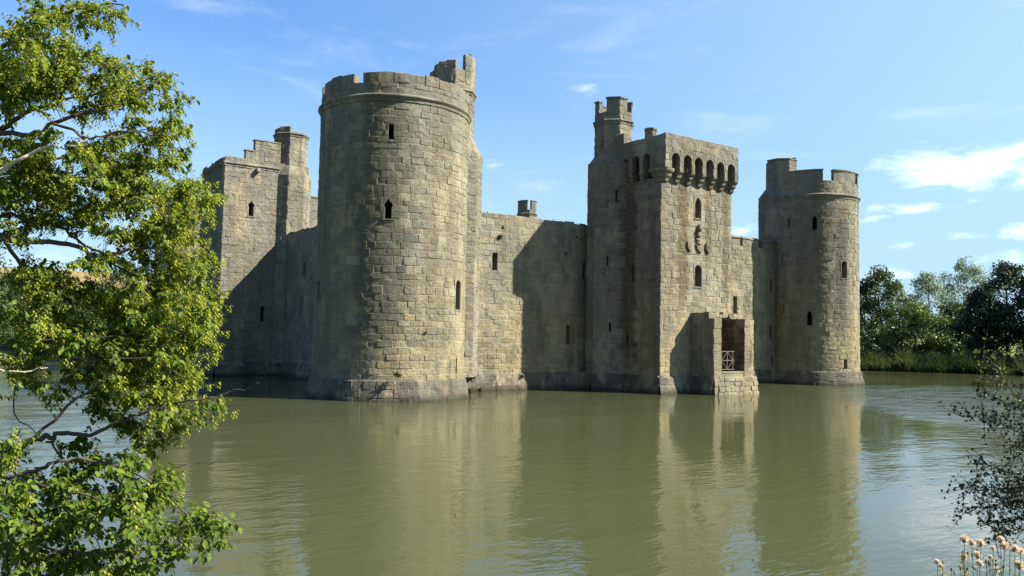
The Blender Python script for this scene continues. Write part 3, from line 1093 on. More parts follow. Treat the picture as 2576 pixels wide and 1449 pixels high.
gx0, gx1, gz0, gz1 = XW1 + .05, XE0 - .05, 1.72, 2.98


def bar(mb, p, q, t=.024):
    p, q = np.array(p, float), np.array(q, float)
    d = (q - p) / np.linalg.norm(q - p)
    s = np.cross(d, [0, 1, 0]) * t
    y = np.array([0, t, 0])
    A = [p - s - y, p + s - y, p + s + y, p - s + y]
    B = [a + (q - p) for a in A]
    for i in range(4):
        k = (i + 1) % 4
        mb.face([A[i], A[k], B[k], B[i]])
    mb.face(A[::-1])
    mb.face(B)


zm = (gz0 + gz1) / 2
for zz in (gz0, zm, gz1):
    bar(mb, (gx0, gy, zz), (gx1, gy, zz))
nb = 4
for i in range(nb + 1):
    x = gx0 + (gx1 - gx0) * i / nb
    bar(mb, (x, gy + .004, gz0), (x, gy + .004, gz1), .022)
for i in range(nb):
    x0, x1 = gx0 + (gx1 - gx0) * i / nb, gx0 + (gx1 - gx0) * (i + 1) / nb
    for z0, z1 in ((gz0, zm), (zm, gz1)):
        if (i % 2 == 0) == (z0 == gz0):
            bar(mb, (x0, gy - .008, z0), (x1, gy - .008, z1), .016)
        else:
            bar(mb, (x0, gy - .008, z1), (x1, gy - .008, z0), .016)
mb.build('lattice_gate', M_TIMBER, porch)

# fragment of an inner building behind the shaded curtain wall
q = at(788, 540, 74)
cxx, cyy = float(q[0]), float(q[1])
mb = MB()
pp_ = boxp(cxx - .45, cxx + .45, cyy - .5, cyy + .5)
prism_walls(mb, pp_, .5, 16.0, ragged=.04)
solid(mb, inset(pp_, .05), .3, 15.95)
solid(mb, inset(pp_, -.08), 16.0, 16.1)
o = mb.build('chimney_stack', M_GREY, castle)
# courtyard floor
mb = MB()
solid(mb, boxp(3.4, 39.4, 3.4, 44.6), -.6, 1.0)
o = mb.build('courtyard_floor', M_PLINTH, castle)

# ------------------------------------------------------------------ ground, water
POND = np.array([(-46, -20), (-30, -34.5), (-20, -41.2), (-12, -47.5), (2, -56), (18, -63), (60, -56), (84, -24), (87.4, 1), (84.3, 6.4), (80.8, 11.2), (77, 16.3),
                 (72, 40), (60, 66), (20, 66), (-4.5, 55), (-8.8, 52.5), (-14.1, 54.7), (-20, 56), (-34, 60), (-60, 50), (-64, 10)], float)


def pond_sd(x, y):
    """signed distance to the pond edge, negative over water"""
    P = POND
    n = len(P)
    d = np.full(x.shape, 1e9)
    inside = np.zeros(x.shape, bool)
    for i in range(n):
        a, b = P[i], P[(i + 1) % n]
        e = b - a
        wx, wy = x - a[0], y - a[1]
        t = np.clip((wx * e[0] + wy * e[1]) / (e @ e), 0, 1)
        d = np.minimum(d, np.hypot(wx - t * e[0], wy - t * e[1]))
        c = ((a[1] <= y) & (b[1] > y)) | ((b[1] <= y) & (a[1] > y))
        xi = a[0] + (y - a[1]) / np.where(abs(e[1]) < 1e-9, 1e-9, e[1]) * e[0]
        inside ^= c & (x < xi)
    return np.where(inside, -d, d)


def sstep(x, a, b):
    t = np.clip((x - a) / (b - a), 0, 1)
    return t * t * (3 - 2 * t)


def ground_h(x, y):
    x, y = np.asarray(x, float), np.asarray(y, float)
    sd = pond_sd(x, y)
    wob = .12 * np.sin(x * .7 + 1.3 * np.sin(y * .5)) + .1 * np.sin(y * .9 + x * .21)
    h = np.where(sd < 0, np.maximum(-1.4, sd * .5), sstep(sd, 0, 4.5) * 1.25 + np.clip(sd - 4, 0, 60) * .012)
    # higher bank where the photographer stands
    near = np.exp(-(((x + 24) / 26) ** 2 + ((y + 50) / 22) ** 2))
    h = h + np.where(sd > 0, near * .75 * sstep(sd, 0, 4.5), 0)
    h = h + np.where(sd > 1, wob * np.clip(sd / 6, 0, 1), 0)
    dist = np.hypot(x - 10, y - 10)
    ang = np.degrees(np.arctan2(x + 22, y + 44))       # bearing from the bank
    hill = 24 * sstep(dist, 150, 470) * sstep(-abs(ang + 2), -45, -14)
    hill += 9 * sstep(dist, 150, 500)
    return h + np.where(sd > 0, hill, 0)


def axis():
    t = np.linspace(-1, 1, 201)
    return np.sign(t) * (abs(t) * 95 + 1500 * abs(t) ** 4.2)


gx, gy_ = np.meshgrid(axis() + 5, axis() + 5)
gz = ground_h(gx, gy_)
n = gx.shape[0]
me = bpy.data.meshes.new('ground')
vs = np.stack([gx.ravel(), gy_.ravel(), gz.ravel()], 1)
idx = np.arange(n * n).reshape(n, n)
fs = np.stack([idx[:-1, :-1], idx[:-1, 1:], idx[1:, 1:], idx[1:, :-1]], -1).reshape(-1, 4)
me.from_pydata(vs.tolist(), [], fs.tolist())
me.polygons.foreach_set('use_smooth', [True] * len(fs))
m_, G, out = new_mat('grassland')
pos = G.n('ShaderNodeNewGeometry').outputs['Position']
xyz = G.n('ShaderNodeSeparateXYZ')
G.link(pos, xyz.inputs[0])
n1 = G.noise(pos, .35, 5, .6)
n2 = G.noise(pos, 4.0, 5, .7)
c = G.mix(n1, (.045, .075, .018), (.10, .115, .035))
c = G.mix(G.m('MULTIPLY', G.ramp(n2, .5, .75), .5), c, (.16, .14, .06))
field = G.m('MULTIPLY', G.ramp(xyz.outputs[2], 20.0, 21.2), G.ramp(G.noise(pos, .012, 2), .2, .3))
c = G.mix(field, c, G.mix(n1, (.19, .14, .065), (.15, .11, .055)))
mud = G.ramp(xyz.outputs[2], .35, .05)
c = G.mix(mud, c, (.07, .055, .035))
principled(G, out, c, .95, n2, .6, .15, .1)
me.materials.append(m_)
tag(link_obj('ground', me), kind='structure')

# moat water: murky green, rippled by the breeze in drifting patches
m_, G, out = new_mat('moat water')
pos = G.n('ShaderNodeNewGeometry').outputs['Position']
rot = (0, 0, -HD)
along = G.vmap(pos, (.42, 1.0, 1.0), rot=(0, 0, HD))
wav = G.noise(along, 3.3, 3, .55, .25)
wav2 = G.noise(along, 9.0, 2, .5, .2)
swell = G.noise(G.vmap(pos, (.5, 1, 1), rot=(0, 0, HD + .25)), .9, 2, .5, .3)
patch = G.noise(G.vmap(pos, (.55, 1, 1), rot=(0, 0, HD - .3)), .085, 3, .55, .6)
amp = G.ramp(patch, .36, .66, .22, 1.0)
h = G.m('ADD', G.m('MULTIPLY', wav, .50), G.m('ADD', G.m('MULTIPLY', wav2, .12), G.m('MULTIPLY', swell, .7)))
xyzw = G.n('ShaderNodeSeparateXYZ')
G.link(pos, xyzw.inputs[0])
open_w = G.m('ADD', G.ramp(xyzw.outputs[0], 40, 62), G.ramp(xyzw.outputs[0], -8, -22))
vd = G.n('ShaderNodeVectorMath', operation='DOT_PRODUCT')     # metres out from the photographer's bank
G.link(pos, vd.inputs[0])
vd.inputs[1].default_value = (math.sin(HD), math.cos(HD), 0)
dep_w = G.m('SUBTRACT', vd.outputs['Value'], float(CAM[0] * math.sin(HD) + CAM[1] * math.cos(HD)))
ve = G.n('ShaderNodeVectorMath', operation='DOT_PRODUCT')
G.link(pos, ve.inputs[0])
ve.inputs[1].default_value = (math.cos(HD), -math.sin(HD), 0)
east = G.ramp(ve.outputs['Value'], 27, 35)
lee = G.m('SUBTRACT', 1.0, G.m('MULTIPLY', east, G.ramp(dep_w, 69, 76, 0, .8)))      # calm strip under the trees of the far bank
gust = G.m('MULTIPLY', G.m('MULTIPLY', G.ramp(dep_w, 27, 40), east), 9.0)
amp = G.m('MULTIPLY', G.m('MULTIPLY', amp, lee), G.m('ADD', G.m('MULTIPLY_ADD', open_w, .9, 1.0), gust))
h = G.m('MULTIPLY', h, amp)
murk = G.noise(pos, .12, 4, .6)
c = G.mix(murk, (.039, .044, .0185), (.046, .051, .024))
p = principled(G, out, c, .02, h, 1.0, .045, .5)
p.inputs['IOR'].default_value = 1.33
me = bpy.data.meshes.new('water')
e = 8
x0, y0 = POND.min(0) - e
x1, y1 = POND.max(0) + e
me.from_pydata([(x0, y0, 0), (x1, y0, 0), (x1, y1, 0), (x0, y1, 0)], [], [(0, 1, 2, 3)])
me.materials.append(m_)
tag(link_obj('water', me), kind='structure')


# ------------------------------------------------------------------ foliage
def leaf_material(name, a, b, trans=.35, rough=.5, spec=.3, tcol=None):
    m_, G, out = new_mat(name)
    at_ = G.n('ShaderNodeAttribute', attribute_name='tone')
    sep = G.n('ShaderNodeSeparateColor')
    G.link(at_.outputs['Color'], sep.inputs[0])
    c = G.mix(sep.outputs[0], a, b)
    p = principled(G, out, c, rough, spec=spec)
    if trans:
        t = G.n('ShaderNodeBsdfTranslucent')
        tc = G.mix(1.0, c, tcol or (1.25, 1.2, .5), 'MULTIPLY')
        G.link(tc, t.inputs[0])
        mx = G.n('ShaderNodeMixShader')
        mx.inputs[0].default_value = trans
        G.link(p.outputs[0], mx.inputs[1])
        G.link(t.outputs[0], mx.inputs[2])
        G.link(mx.outputs[0], out.inputs[0])
    return m_


def bark_material(name, a, b):
    m_, G, out = new_mat(name)
    pos = G.n('ShaderNodeNewGeometry').outputs['Position']
    n_ = G.noise(pos, 9.0, 5, .7)
    principled(G, out, G.mix(n_, a, b), .9, n_, .6, .03, .15)
    return m_


M_BARK = bark_material('grey brown bark', (.028, .022, .017), (.085, .07, .055))
M_DEAD = bark_material('bleached dead wood', (.25, .21, .17), (.42, .37, .31))
M_FBARK = bark_material('dark bark', (.03, .024, .018), (.08, .065, .05))

npr = np.random.default_rng(11)


def norm(v):
    return v / np.maximum(np.linalg.norm(v, axis=-1, keepdims=True), 1e-9)


def scatter(name, parent, mat, pos, ydir, nrm, size, tone, template, faces, width=1.0):
    """one mesh of many small shapes: template (k,3) with x = width, y = length along ydir, z = normal"""
    pos, ydir, nrm = (np.asarray(a, float) for a in (pos, ydir, nrm))
    N = len(pos)
    y = norm(ydir)
    x = norm(np.cross(y, nrm))
    z = np.cross(x, y)
    T = np.asarray(template, float)
    s = np.asarray(size, float)[:, None, None]
    V = pos[:, None, :] + s * (x[:, None, :] * T[None, :, 0:1] * width + y[:, None, :] * T[None, :, 1:2] + z[:, None, :] * T[None, :, 2:3])
    k = len(T)
    f_all, loops = [], 0
    me = bpy.data.meshes.new(name)
    fl = [np.asarray(f) for f in faces]
    nf = len(fl)
    cnt = sum(len(f) for f in fl)
    li = np.concatenate([f for f in fl])
    lidx = (np.arange(N)[:, None] * k + li[None, :]).ravel()
    lt = np.tile([len(f) for f in fl], N)
    ls = np.concatenate([[0], np.cumsum(lt)[:-1]])
    me.vertices.add(N * k)
    me.vertices.foreach_set('co', V.reshape(-1).astype(np.float32))
    me.loops.add(len(lidx))
    me.loops.foreach_set('vertex_index', lidx.astype(np.int32))
    me.polygons.add(len(lt))
    me.polygons.foreach_set('loop_start', ls.astype(np.int32))
    try:
        me.polygons.foreach_set('loop_total', lt.astype(np.int32))
    except Exception:
        pass
    me.update(calc_edges=True)
    me.validate()
    ca = me.color_attributes.new('tone', 'FLOAT_COLOR', 'CORNER')
    arr = np.ones((len(lidx), 4), np.float32)
    tn = np.repeat(np.asarray(tone, float), cnt)
    arr[:, 0] = tn
    arr[:, 1] = tn
    arr[:, 2] = tn
    ca.data.foreach_set('color', arr.ravel())
    me.materials.append(mat)
    return link_obj(name, me, parent)


LEAF_T = [(0, 0, 0), (.30, .28, .05), (.33, .55, .06), (.17, .84, .02), (0, 1, -.08), (-.17, .84, .02), (-.33, .55, .06), (-.30, .28, .05), (0, .5, -.02)]
LEAF_F = [(0, 1, 2, 8), (8, 2, 3, 4), (0, 8, 6, 7), (8, 4, 5, 6)]
CARD_T = [(-.42, 0, 0), (.42, .08, .06), (.3, .8, .0), (-.12, 1, .08), (-.5, .55, .02)]
CARD_F = [(0, 1, 2, 3, 4)]
BRACT_T = [(0, 0, 0), (.22, .45, .1), (0, 1, 0), (-.22, .45, .1)]
BRACT_F = [(0, 1, 2, 3)]
LOBE_T = [(0, 0, 0), (.16, .25, .03), (.5, .55, .06), (.2, .6, .03), (.24, .95, 0), (0, .8, .03), (-.22, 1, 0), (-.2, .6, .03), (-.5, .5, .06), (-.15, .22, .03)]
LOBE_F = [(0, 1, 2, 3, 5, 7, 8, 9), (3, 4, 5), (5, 6, 7)]


def tube(mb, pts, radii, sides=6, col=(.5, .5, 0)):
    pts = [np.asarray(p, float) for p in pts]
    rings = []
    for i, p in enumerate(pts):
        t = pts[min(i + 1, len(pts) - 1)] - pts[max(i - 1, 0)]
        t = t / max(np.linalg.norm(t), 1e-9)
        a = np.cross(t, [0.3, .9, .2])
        a /= max(np.linalg.norm(a), 1e-9)
        b = np.cross(t, a)
        rings.append([p + radii[i] * (a * math.cos(2 * math.pi * k / sides) + b * math.sin(2 * math.pi * k / sides)) for k in range(sides)])
    for i in range(len(rings) - 1):
        for k in range(sides):
            l = (k + 1) % sides
            mb.face([rings[i][k], rings[i][l], rings[i + 1][l], rings[i + 1][k]], col)
    mb.face(rings[-1], col)


def smooth_path(pts, sub=4, jit=0.0):
    P = [np.asarray(p, float) for p in pts]
    out = []
    for i in range(len(P) - 1):
        p0, p1, p2, p3 = P[max(i - 1, 0)], P[i], P[i + 1], P[min(i + 2, len(P) - 1)]
        for s in range(sub):
            t = s / sub
            q = .5 * ((2 * p1) + (-p0 + p2) * t + (2 * p0 - 5 * p1 + 4 * p2 - p3) * t * t + (-p0 + 3 * p1 - 3 * p2 + p3) * t ** 3)
            out.append(q + (npr.normal(size=3) * jit if s else 0))
    out.append(P[-1])
    return out


# ---- distant trees
TM = {
    'oak': leaf_material('dark oak leaves', (.012, .030, .009), (.042, .072, .018), .25),
    'bush': leaf_material('bright hedge leaves', (.025, .052, .014), (.078, .115, .03), .3),
    'willow': leaf_material('grey willow leaves', (.10, .15, .10), (.22, .28, .20), .35, tcol=(1, 1.05, .9)),
    'dark': leaf_material('deep green leaves', (.006, .018, .009), (.024, .044, .017), .2),
    'yellow': leaf_material('yellow green leaves', (.09, .12, .02), (.17, .18, .03), .35),
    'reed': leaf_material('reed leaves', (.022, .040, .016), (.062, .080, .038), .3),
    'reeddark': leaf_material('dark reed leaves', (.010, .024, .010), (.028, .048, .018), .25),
}


def tree(name, label, cat, base, H, Wd, kind, n=5000, leaf=.34, clumps=70, low=.12, trunk=.22, group=None, aspect=1.0, open_=0.0, droop=0.0):
    base = np.array([base[0], base[1], float(ground_h(base[0], base[1])) - .1])
    t = thing(name, label, cat, base, group)
    mb = MB()
    lean = npr.normal(size=2) * .03 * H
    top = base + np.array([lean[0], lean[1], H * .86])
    path = smooth_path([base, base + (top - base) * .35 + np.r_[npr.normal(size=2) * .02 * H, 0], base + (top - base) * .7, top], 3)
    tube(mb, path, [trunk * (1 - .9 * i / (len(path) - 1)) for i in range(len(path))], 7)
    # clumps: an irregular crown, wide in the middle
    cen, rad = [], []
    for i in range(clumps):
        h = low + (1 - low) * (i + npr.random()) / clumps
        prof = math.sin(math.pi * min(1, max(0, (h - low) / (1 - low)) * .86 + .14)) ** .65
        a = npr.random() * 2 * math.pi
        r_ = Wd * .5 * prof * (.25 + .75 * math.sqrt(npr.random())) * (1 + .18 * math.sin(3 * a + i))
        c_ = base + np.array([math.cos(a) * r_, math.sin(a) * r_ * aspect, h * H * .93 + npr.normal() * .02 * H]) + np.r_[lean * h, 0]
        cen.append(c_)
        rad.append(Wd * (.075 + .065 * npr.random()))
        j = min(len(path) - 1, int(max(.05, h - .18) * len(path)))
        m = (path[j] + c_) / 2 + np.array([0, 0, -.03 * H])
        if i % 2 == 0:
            tube(mb, [path[j], m, c_], [trunk * .3 * (1 - .5 * h), trunk * .18, trunk * .05], 4)
    mb.build('trunk', M_FBARK, t)
    cen, rad = np.array(cen), np.array(rad)
    ci = npr.integers(0, clumps, n)
    dirs = norm(npr.normal(size=(n, 3)))
    rr = npr.random(n) ** .45
    off = dirs * rr[:, None] * rad[ci][:, None] * np.array([1.25, 1.25, .85])
    pos = cen[ci] + off
    if droop:
        pos[:, 2] -= droop * npr.random(n) ** 2
    nr = norm(dirs + npr.normal(size=(n, 3)) * .7 + np.array([0, 0, .5]))
    yd = norm(npr.normal(size=(n, 3)) + np.array([0, 0, -.6 - droop]))
    ct = npr.random(clumps)
    tone = np.clip(ct[ci] * .6 + npr.random(n) * .5 - .05, 0, 1)
    scatter('crown', t, TM[kind], pos, yd, nr, leaf * (.6 + .8 * npr.random(n)), tone, CARD_T, CARD_F, .55 if kind == 'willow' else .8)
    return t


def base_at(px, depth):
    p = at(px, 900, depth)
    return (float(p[0]), float(p[1]))


FT = [  # px, depth, height, width, kind, name, label, leaves, low
    (2218, 121, 13.6, 9.5, 'oak', 'oak_tree', 'rounded dark green tree on the far bank just right of the round tower', 9000, .10),
    (2300, 112, 8.0, 9.0, 'bush', 'hawthorn_tree', 'low bushy mid green tree spreading over the path gap on the far bank', 7000, .03),
    (2272, 158, 15.0, 5.0, 'willow', 'willow_tree', 'thin silvery willow showing above the low bushy tree', 2600, .3),
    (2335, 150, 16.6, 8.0, 'willow', 'willow_tree', 'silvery grey willow, the shorter left one of the pair on the skyline', 4200, .25),
    (2418, 154, 18.6, 10.0, 'willow', 'willow_tree', 'broad silvery grey willow, tallest pale crown on the far bank', 5600, .25),
    (2480, 160, 15.2, 7.0, 'willow', 'willow_tree', 'pale wispy willow behind the tall dark tree on the far bank', 2400, .3),
    (2405, 126, 9.0, 9.0, 'oak', 'oak_tree', 'dark broad tree under the silvery willows', 7000, .05),
    (2465, 113, 9.6, 8.0, 'dark', 'alder_tree', 'very dark rounded tree left of the tall dark tree', 7000, .08),
    (2540, 112, 14.6, 9.5, 'dark', 'alder_tree', 'tall dark green tree with a bare trunk at the right edge of the view', 9000, .2),
    (2640, 108, 13.0, 9.5, 'dark', 'alder_tree', 'dark tree mostly cut off by the right edge of the view', 6000, .1),
    (2360, 112, 3.6, 3.6, 'yellow', 'elder_bush', 'small yellow green bush behind the dark reeds', 1800, .05),
    (2760, 104, 14.0, 11.0, 'dark', 'alder_tree', 'dark tree farther along the right hand bank', 4000, .1),
    (2150, 135, 11.0, 9.0, 'oak', 'oak_tree', 'dark tree peeping out behind the right edge of the round tower', 4000, .1),
    # left side, seen between the leaves
    (60, 112, 11.0, 11.0, 'oak', 'oak_tree', 'dark tree on the left bank behind the foreground branches', 4500, .05),
    (150, 128, 9.5, 11.0, 'bush', 'hawthorn_tree', 'mid green bushy tree on the left bank behind the foreground branches', 5000, .03),
    (236, 138, 8.0, 9.0, 'oak', 'oak_tree', 'dark tree below the golden field on the left', 4200, .04),
    (300, 126, 12.5, 10.0, 'oak', 'oak_tree', 'dark tree left of the half hidden round tower', 5200, .05),
    (-60, 105, 13.0, 12.0, 'oak', 'oak_tree', 'large dark tree beyond the left edge of the view', 3500, .05),
    (370, 150, 10.0, 10.0, 'oak', 'oak_tree', 'dark tree directly behind the half hidden round tower', 3500, .04),
]
for (px, dp, H_, W_, kind, nm, lb, n_, low) in FT:
    tree(nm, lb, 'bush' if 'bush' in nm else 'tree', base_at(px, dp), H_, W_, kind, int(n_ * 1.7), .25 if dp < 130 else .29, 90, low, .28 if kind != 'willow' else .2,
         group='trees on the far bank' if px > 1000 else 'trees on the left bank', droop=.8 if kind == 'willow' else 0.0)

# ---- reed beds and rank bank plants
def reed_bed(name, label, x0, x1, d0, d1, h0, h1, n, kind, plume=0.0):
    px = npr.random(n) * (x1 - x0) + x0
    dd = d0 + (d1 - d0) * npr.random(n)
    P = np.array([at(a, 930, b) for a, b in zip(px, dd)])
    sd = pond_sd(P[:, 0], P[:, 1])
    keep = (sd > -.7) & (sd < 9)
    P, px, dd = P[keep], px[keep], dd[keep]
    m = len(P)
    P[:, 2] = np.maximum(ground_h(P[:, 0], P[:, 1]), -.1) - .1
    env = .7 + .3 * np.sin(px * .06) * np.sin(px * .021 + 1) + npr.normal(size=m) * .12
    hgt = (h0 + (h1 - h0) * npr.random(m)) * env
    yd = np.c_[npr.normal(size=(m, 2)) * .22, np.ones(m)]
    nr = np.c_[npr.normal(size=(m, 2)), npr.normal(size=m) * .2]
    T = [(-.012, 0, 0), (.012, 0, 0), (.024, .5, .03), (.022, .86, .14), (-.0, 1.0, .26), (-.014, .5, .03)]
    o = scatter(name, None, TM[kind], P, yd, nr, hgt, npr.random(m), T, [(0, 1, 2, 3, 4, 5)], 1.0)
    tag(o, label, 'reeds', kind='stuff')
    return o


reed_bed('reed_bed', 'pale feathery reeds at the water edge right of the round tower', 2120, 2290, 100, 112, 1.4, 2.0, 15000, 'reed')
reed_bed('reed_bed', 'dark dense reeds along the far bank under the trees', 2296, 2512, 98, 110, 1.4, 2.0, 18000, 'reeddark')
reed_bed('reed_bed', 'light green reeds beside the dark trunk at the right edge', 2505, 2720, 95, 108, 1.4, 2.0, 10000, 'reed')
reed_bed('reed_bed', 'rough green plants along the left bank behind the branches', -200, 420, 88, 112, .8, 1.8, 9000, 'bush')


# ---- the big leafy branches on the left
M_HLEAF = leaf_material('hornbeam leaves', (.030, .070, .009), (.12, .16, .016), .42, .5, .16)
M_HSEED = leaf_material('hornbeam seed wings', (.14, .175, .018), (.27, .28, .035), .40, .6, .2)
hb = at(-620, 1000, 8.4)
hbase = np.array([hb[0], hb[1], float(ground_h(hb[0], hb[1])) - .1])
horn = thing('hornbeam_tree', 'large leafy tree whose yellow green branches hang in from the left edge', 'tree', hbase)
LIMBS = [  # (radius at start, radius at end, [(px, py, depth)...])
    (.050, .010, [(-610, 620, 8.4), (-300, 420, 8.3), (0, 326, 8.1), (30, 305, 8.1), (100, 270, 8.0), (150, 255, 8.0), (160, 175, 7.9), (178, 130, 7.9)]),
    (.046, .008, [(-610, 650, 8.4), (-300, 400, 8.0), (0, 336, 7.9), (75, 340, 7.8), (140, 308, 7.7), (210, 285, 7.7), (262, 268, 7.6), (330, 215, 7.6), (400, 195, 7.6)]),
    (.020, .006, [(140, 308, 7.7), (190, 330, 7.6), (230, 350, 7.6), (300, 330, 7.6), (400, 340, 7.6), (452, 380, 7.6)]),
    (.016, .005, [(150, 255, 8.0), (250, 235, 8.0), (330, 225, 8.0), (412, 245, 8.0)]),
    (.044, .009, [(-610, 350, 8.4), (-200, 210, 8.5), (60, 92, 8.4), (120, 45, 8.3), (175, 32, 8.3), (225, 12, 8.2), (310, 12, 8.2)]),
    (.030, .007, [(-610, 420, 8.4), (-300, 200, 8.8), (0, 130, 8.8), (100, 120, 8.7), (200, 165, 8.7), (240, 230, 8.6)]),
    (.052, .008, [(-610, 760, 8.4), (-250, 610, 8.2), (0, 592, 8.0), (20, 605, 8.0), (150, 612, 8.0), (200, 622, 7.9), (245, 645, 7.9), (300, 635, 7.8), (360, 625, 7.8), (430, 600, 7.7), (500, 560, 7.7)]),
    (.030, .007, [(-250, 610, 8.2), (0, 545, 8.4), (75, 555, 8.4), (150, 572, 8.4), (200, 608, 8.3), (250, 632, 8.3), (330, 690, 8.2), (420, 720, 8.2), (500, 760, 8.2), (540, 790, 8.2)]),
    (.036, .007, [(-610, 700, 8.4), (-100, 470, 8.8), (120, 450, 8.7), (270, 480, 8.6), (300, 493, 8.6), (360, 500, 8.5), (450, 470, 8.4), (515, 500, 8.4)]),
    (.026, .006, [(-300, 420, 8.3), (0, 440, 8.8), (140, 400, 8.9), (260, 400, 9.0), (360, 430, 9.0), (440, 440, 9.0)]),
    (.030, .006, [(0, 592, 8.0), (60, 680, 7.9), (100, 760, 7.8), (150, 830, 7.8), (260, 850, 7.7), (400, 830, 7.7), (500, 850, 7.7)]),
    (.056, .008, [(-610, 1180, 8.4), (-250, 1190, 7.8), (30, 1129, 7.5), (80, 1109, 7.5), (125, 1101, 7.5), (170, 1089, 7.5), (225, 1096, 7.4), (280, 1069, 7.4), (350, 1044, 7.4), (450, 1012, 7.3), (545, 1000, 7.3)]),
    (.022, .006, [(80, 1109, 7.5), (155, 1039, 7.5), (210, 994, 7.5), (300, 940, 7.5), (400, 915, 7.5), (470, 950, 7.5)]),
    (.016, .005, [(115, 1112, 7.5), (160, 1154, 7.4), (185, 1204, 7.4), (205, 1235, 7.4)]),
    (.032, .006, [(-250, 1190, 7.8), (0, 1200, 7.2), (100, 1179, 7.1), (150, 1159, 7.1), (260, 1161, 7.1), (320, 1184, 7.0), (400, 1230, 7.0), (480, 1300, 7.0), (560, 1340, 7.0)]),
    (.022, .006, [(0, 1200, 7.2), (120, 1225, 7.0), (200, 1240, 6.9), (300, 1262, 6.9), (380, 1250, 6.9)]),
    (.032, .006, [(-610, 1250, 8.4), (-200, 1290, 7.4), (0, 1299, 7.0), (100, 1364, 6.9), (210, 1394, 6.8), (300, 1389, 6.8), (400, 1420, 6.8)]),
    (.012, .005, [(205, 1260, 6.9), (222, 1294, 6.9), (232, 1334, 6.9), (252, 1384, 6.9)]),
    (.016, .006, [(-200, 880, 8.0), (22, 914, 7.7), (35, 1039, 7.6), (90, 1091, 7.5)]),
    (.034, .007, [(-610, 900, 8.4), (-200, 860, 8.2), (60, 880, 8.0), (170, 900, 7.9), (280, 920, 7.9), (380, 915, 7.8)]),
    (.010, .003, [(100, 68, 8.4), (200, 66, 8.4), (230, 72, 8.4), (280, 62, 8.4), (298, 66, 8.4)]),
    (.006, .002, [(545, 1000, 7.3), (585, 985, 7.3), (620, 978, 7.3), (652, 962, 7.3)]),
    (.006, .002, [(340, 1050, 7.4), (400, 1082, 7.4), (450, 1098, 7.4), (503, 1137, 7.4)]),
    (.005, .002, [(400, 1082, 7.4), (430, 1115, 7.4), (452, 1134, 7.4)]),
    (.006, .002, [(420, 1182, 7.0), (490, 1168, 7.0), (545, 1160, 7.0), (600, 1146, 7.0)]),
]
DEADL = [(.020, .005, [(-60, 470, 7.3), (35, 408, 7.2), (115, 370, 7.2), (165, 375, 7.2), (215, 355, 7.2)]),
         (.012, .004, [(-40, 925, 7.0), (0, 930, 7.0), (60, 936, 7.0), (120, 925, 7.0)])]
mb = MB()
trunk_top = hbase + np.array([-.2, .3, 9.5])
tp = smooth_path([hbase, hbase + [.05, 0, 2.2], hbase + [-.05, .1, 5.0], trunk_top], 4)
tube(mb, tp, [.24 - .2 * i / (len(tp) - 1) for i in range(len(tp))], 9)
nodes = []
for (r0, r1, pl_) in LIMBS:
    P = smooth_path([at(*q) for q in pl_], 4, .012)
    if pl_[0][0] == -610:
        zt = P[0][2]
        k = min(max((zt - hbase[2]) / 9.5, .05), .95)
        P = [tp[int(k * (len(tp) - 1))]] + P
    L = len(P)
    tube(mb, P, [.72 * (r0 + (r1 - r0) * i / (L - 1)) for i in range(L)], 6)
    if r0 > .011:
        nodes.extend(P)
for (r0, r1, pl_) in DEADL:
    dm = MB()
    P = smooth_path([at(*q) for q in pl_], 4, .012)
    tube(dm, P, [r0 + (r1 - r0) * i / (len(P) - 1) for i in range(len(P))], 6)
    dm.build('dead_branch', M_DEAD, horn)

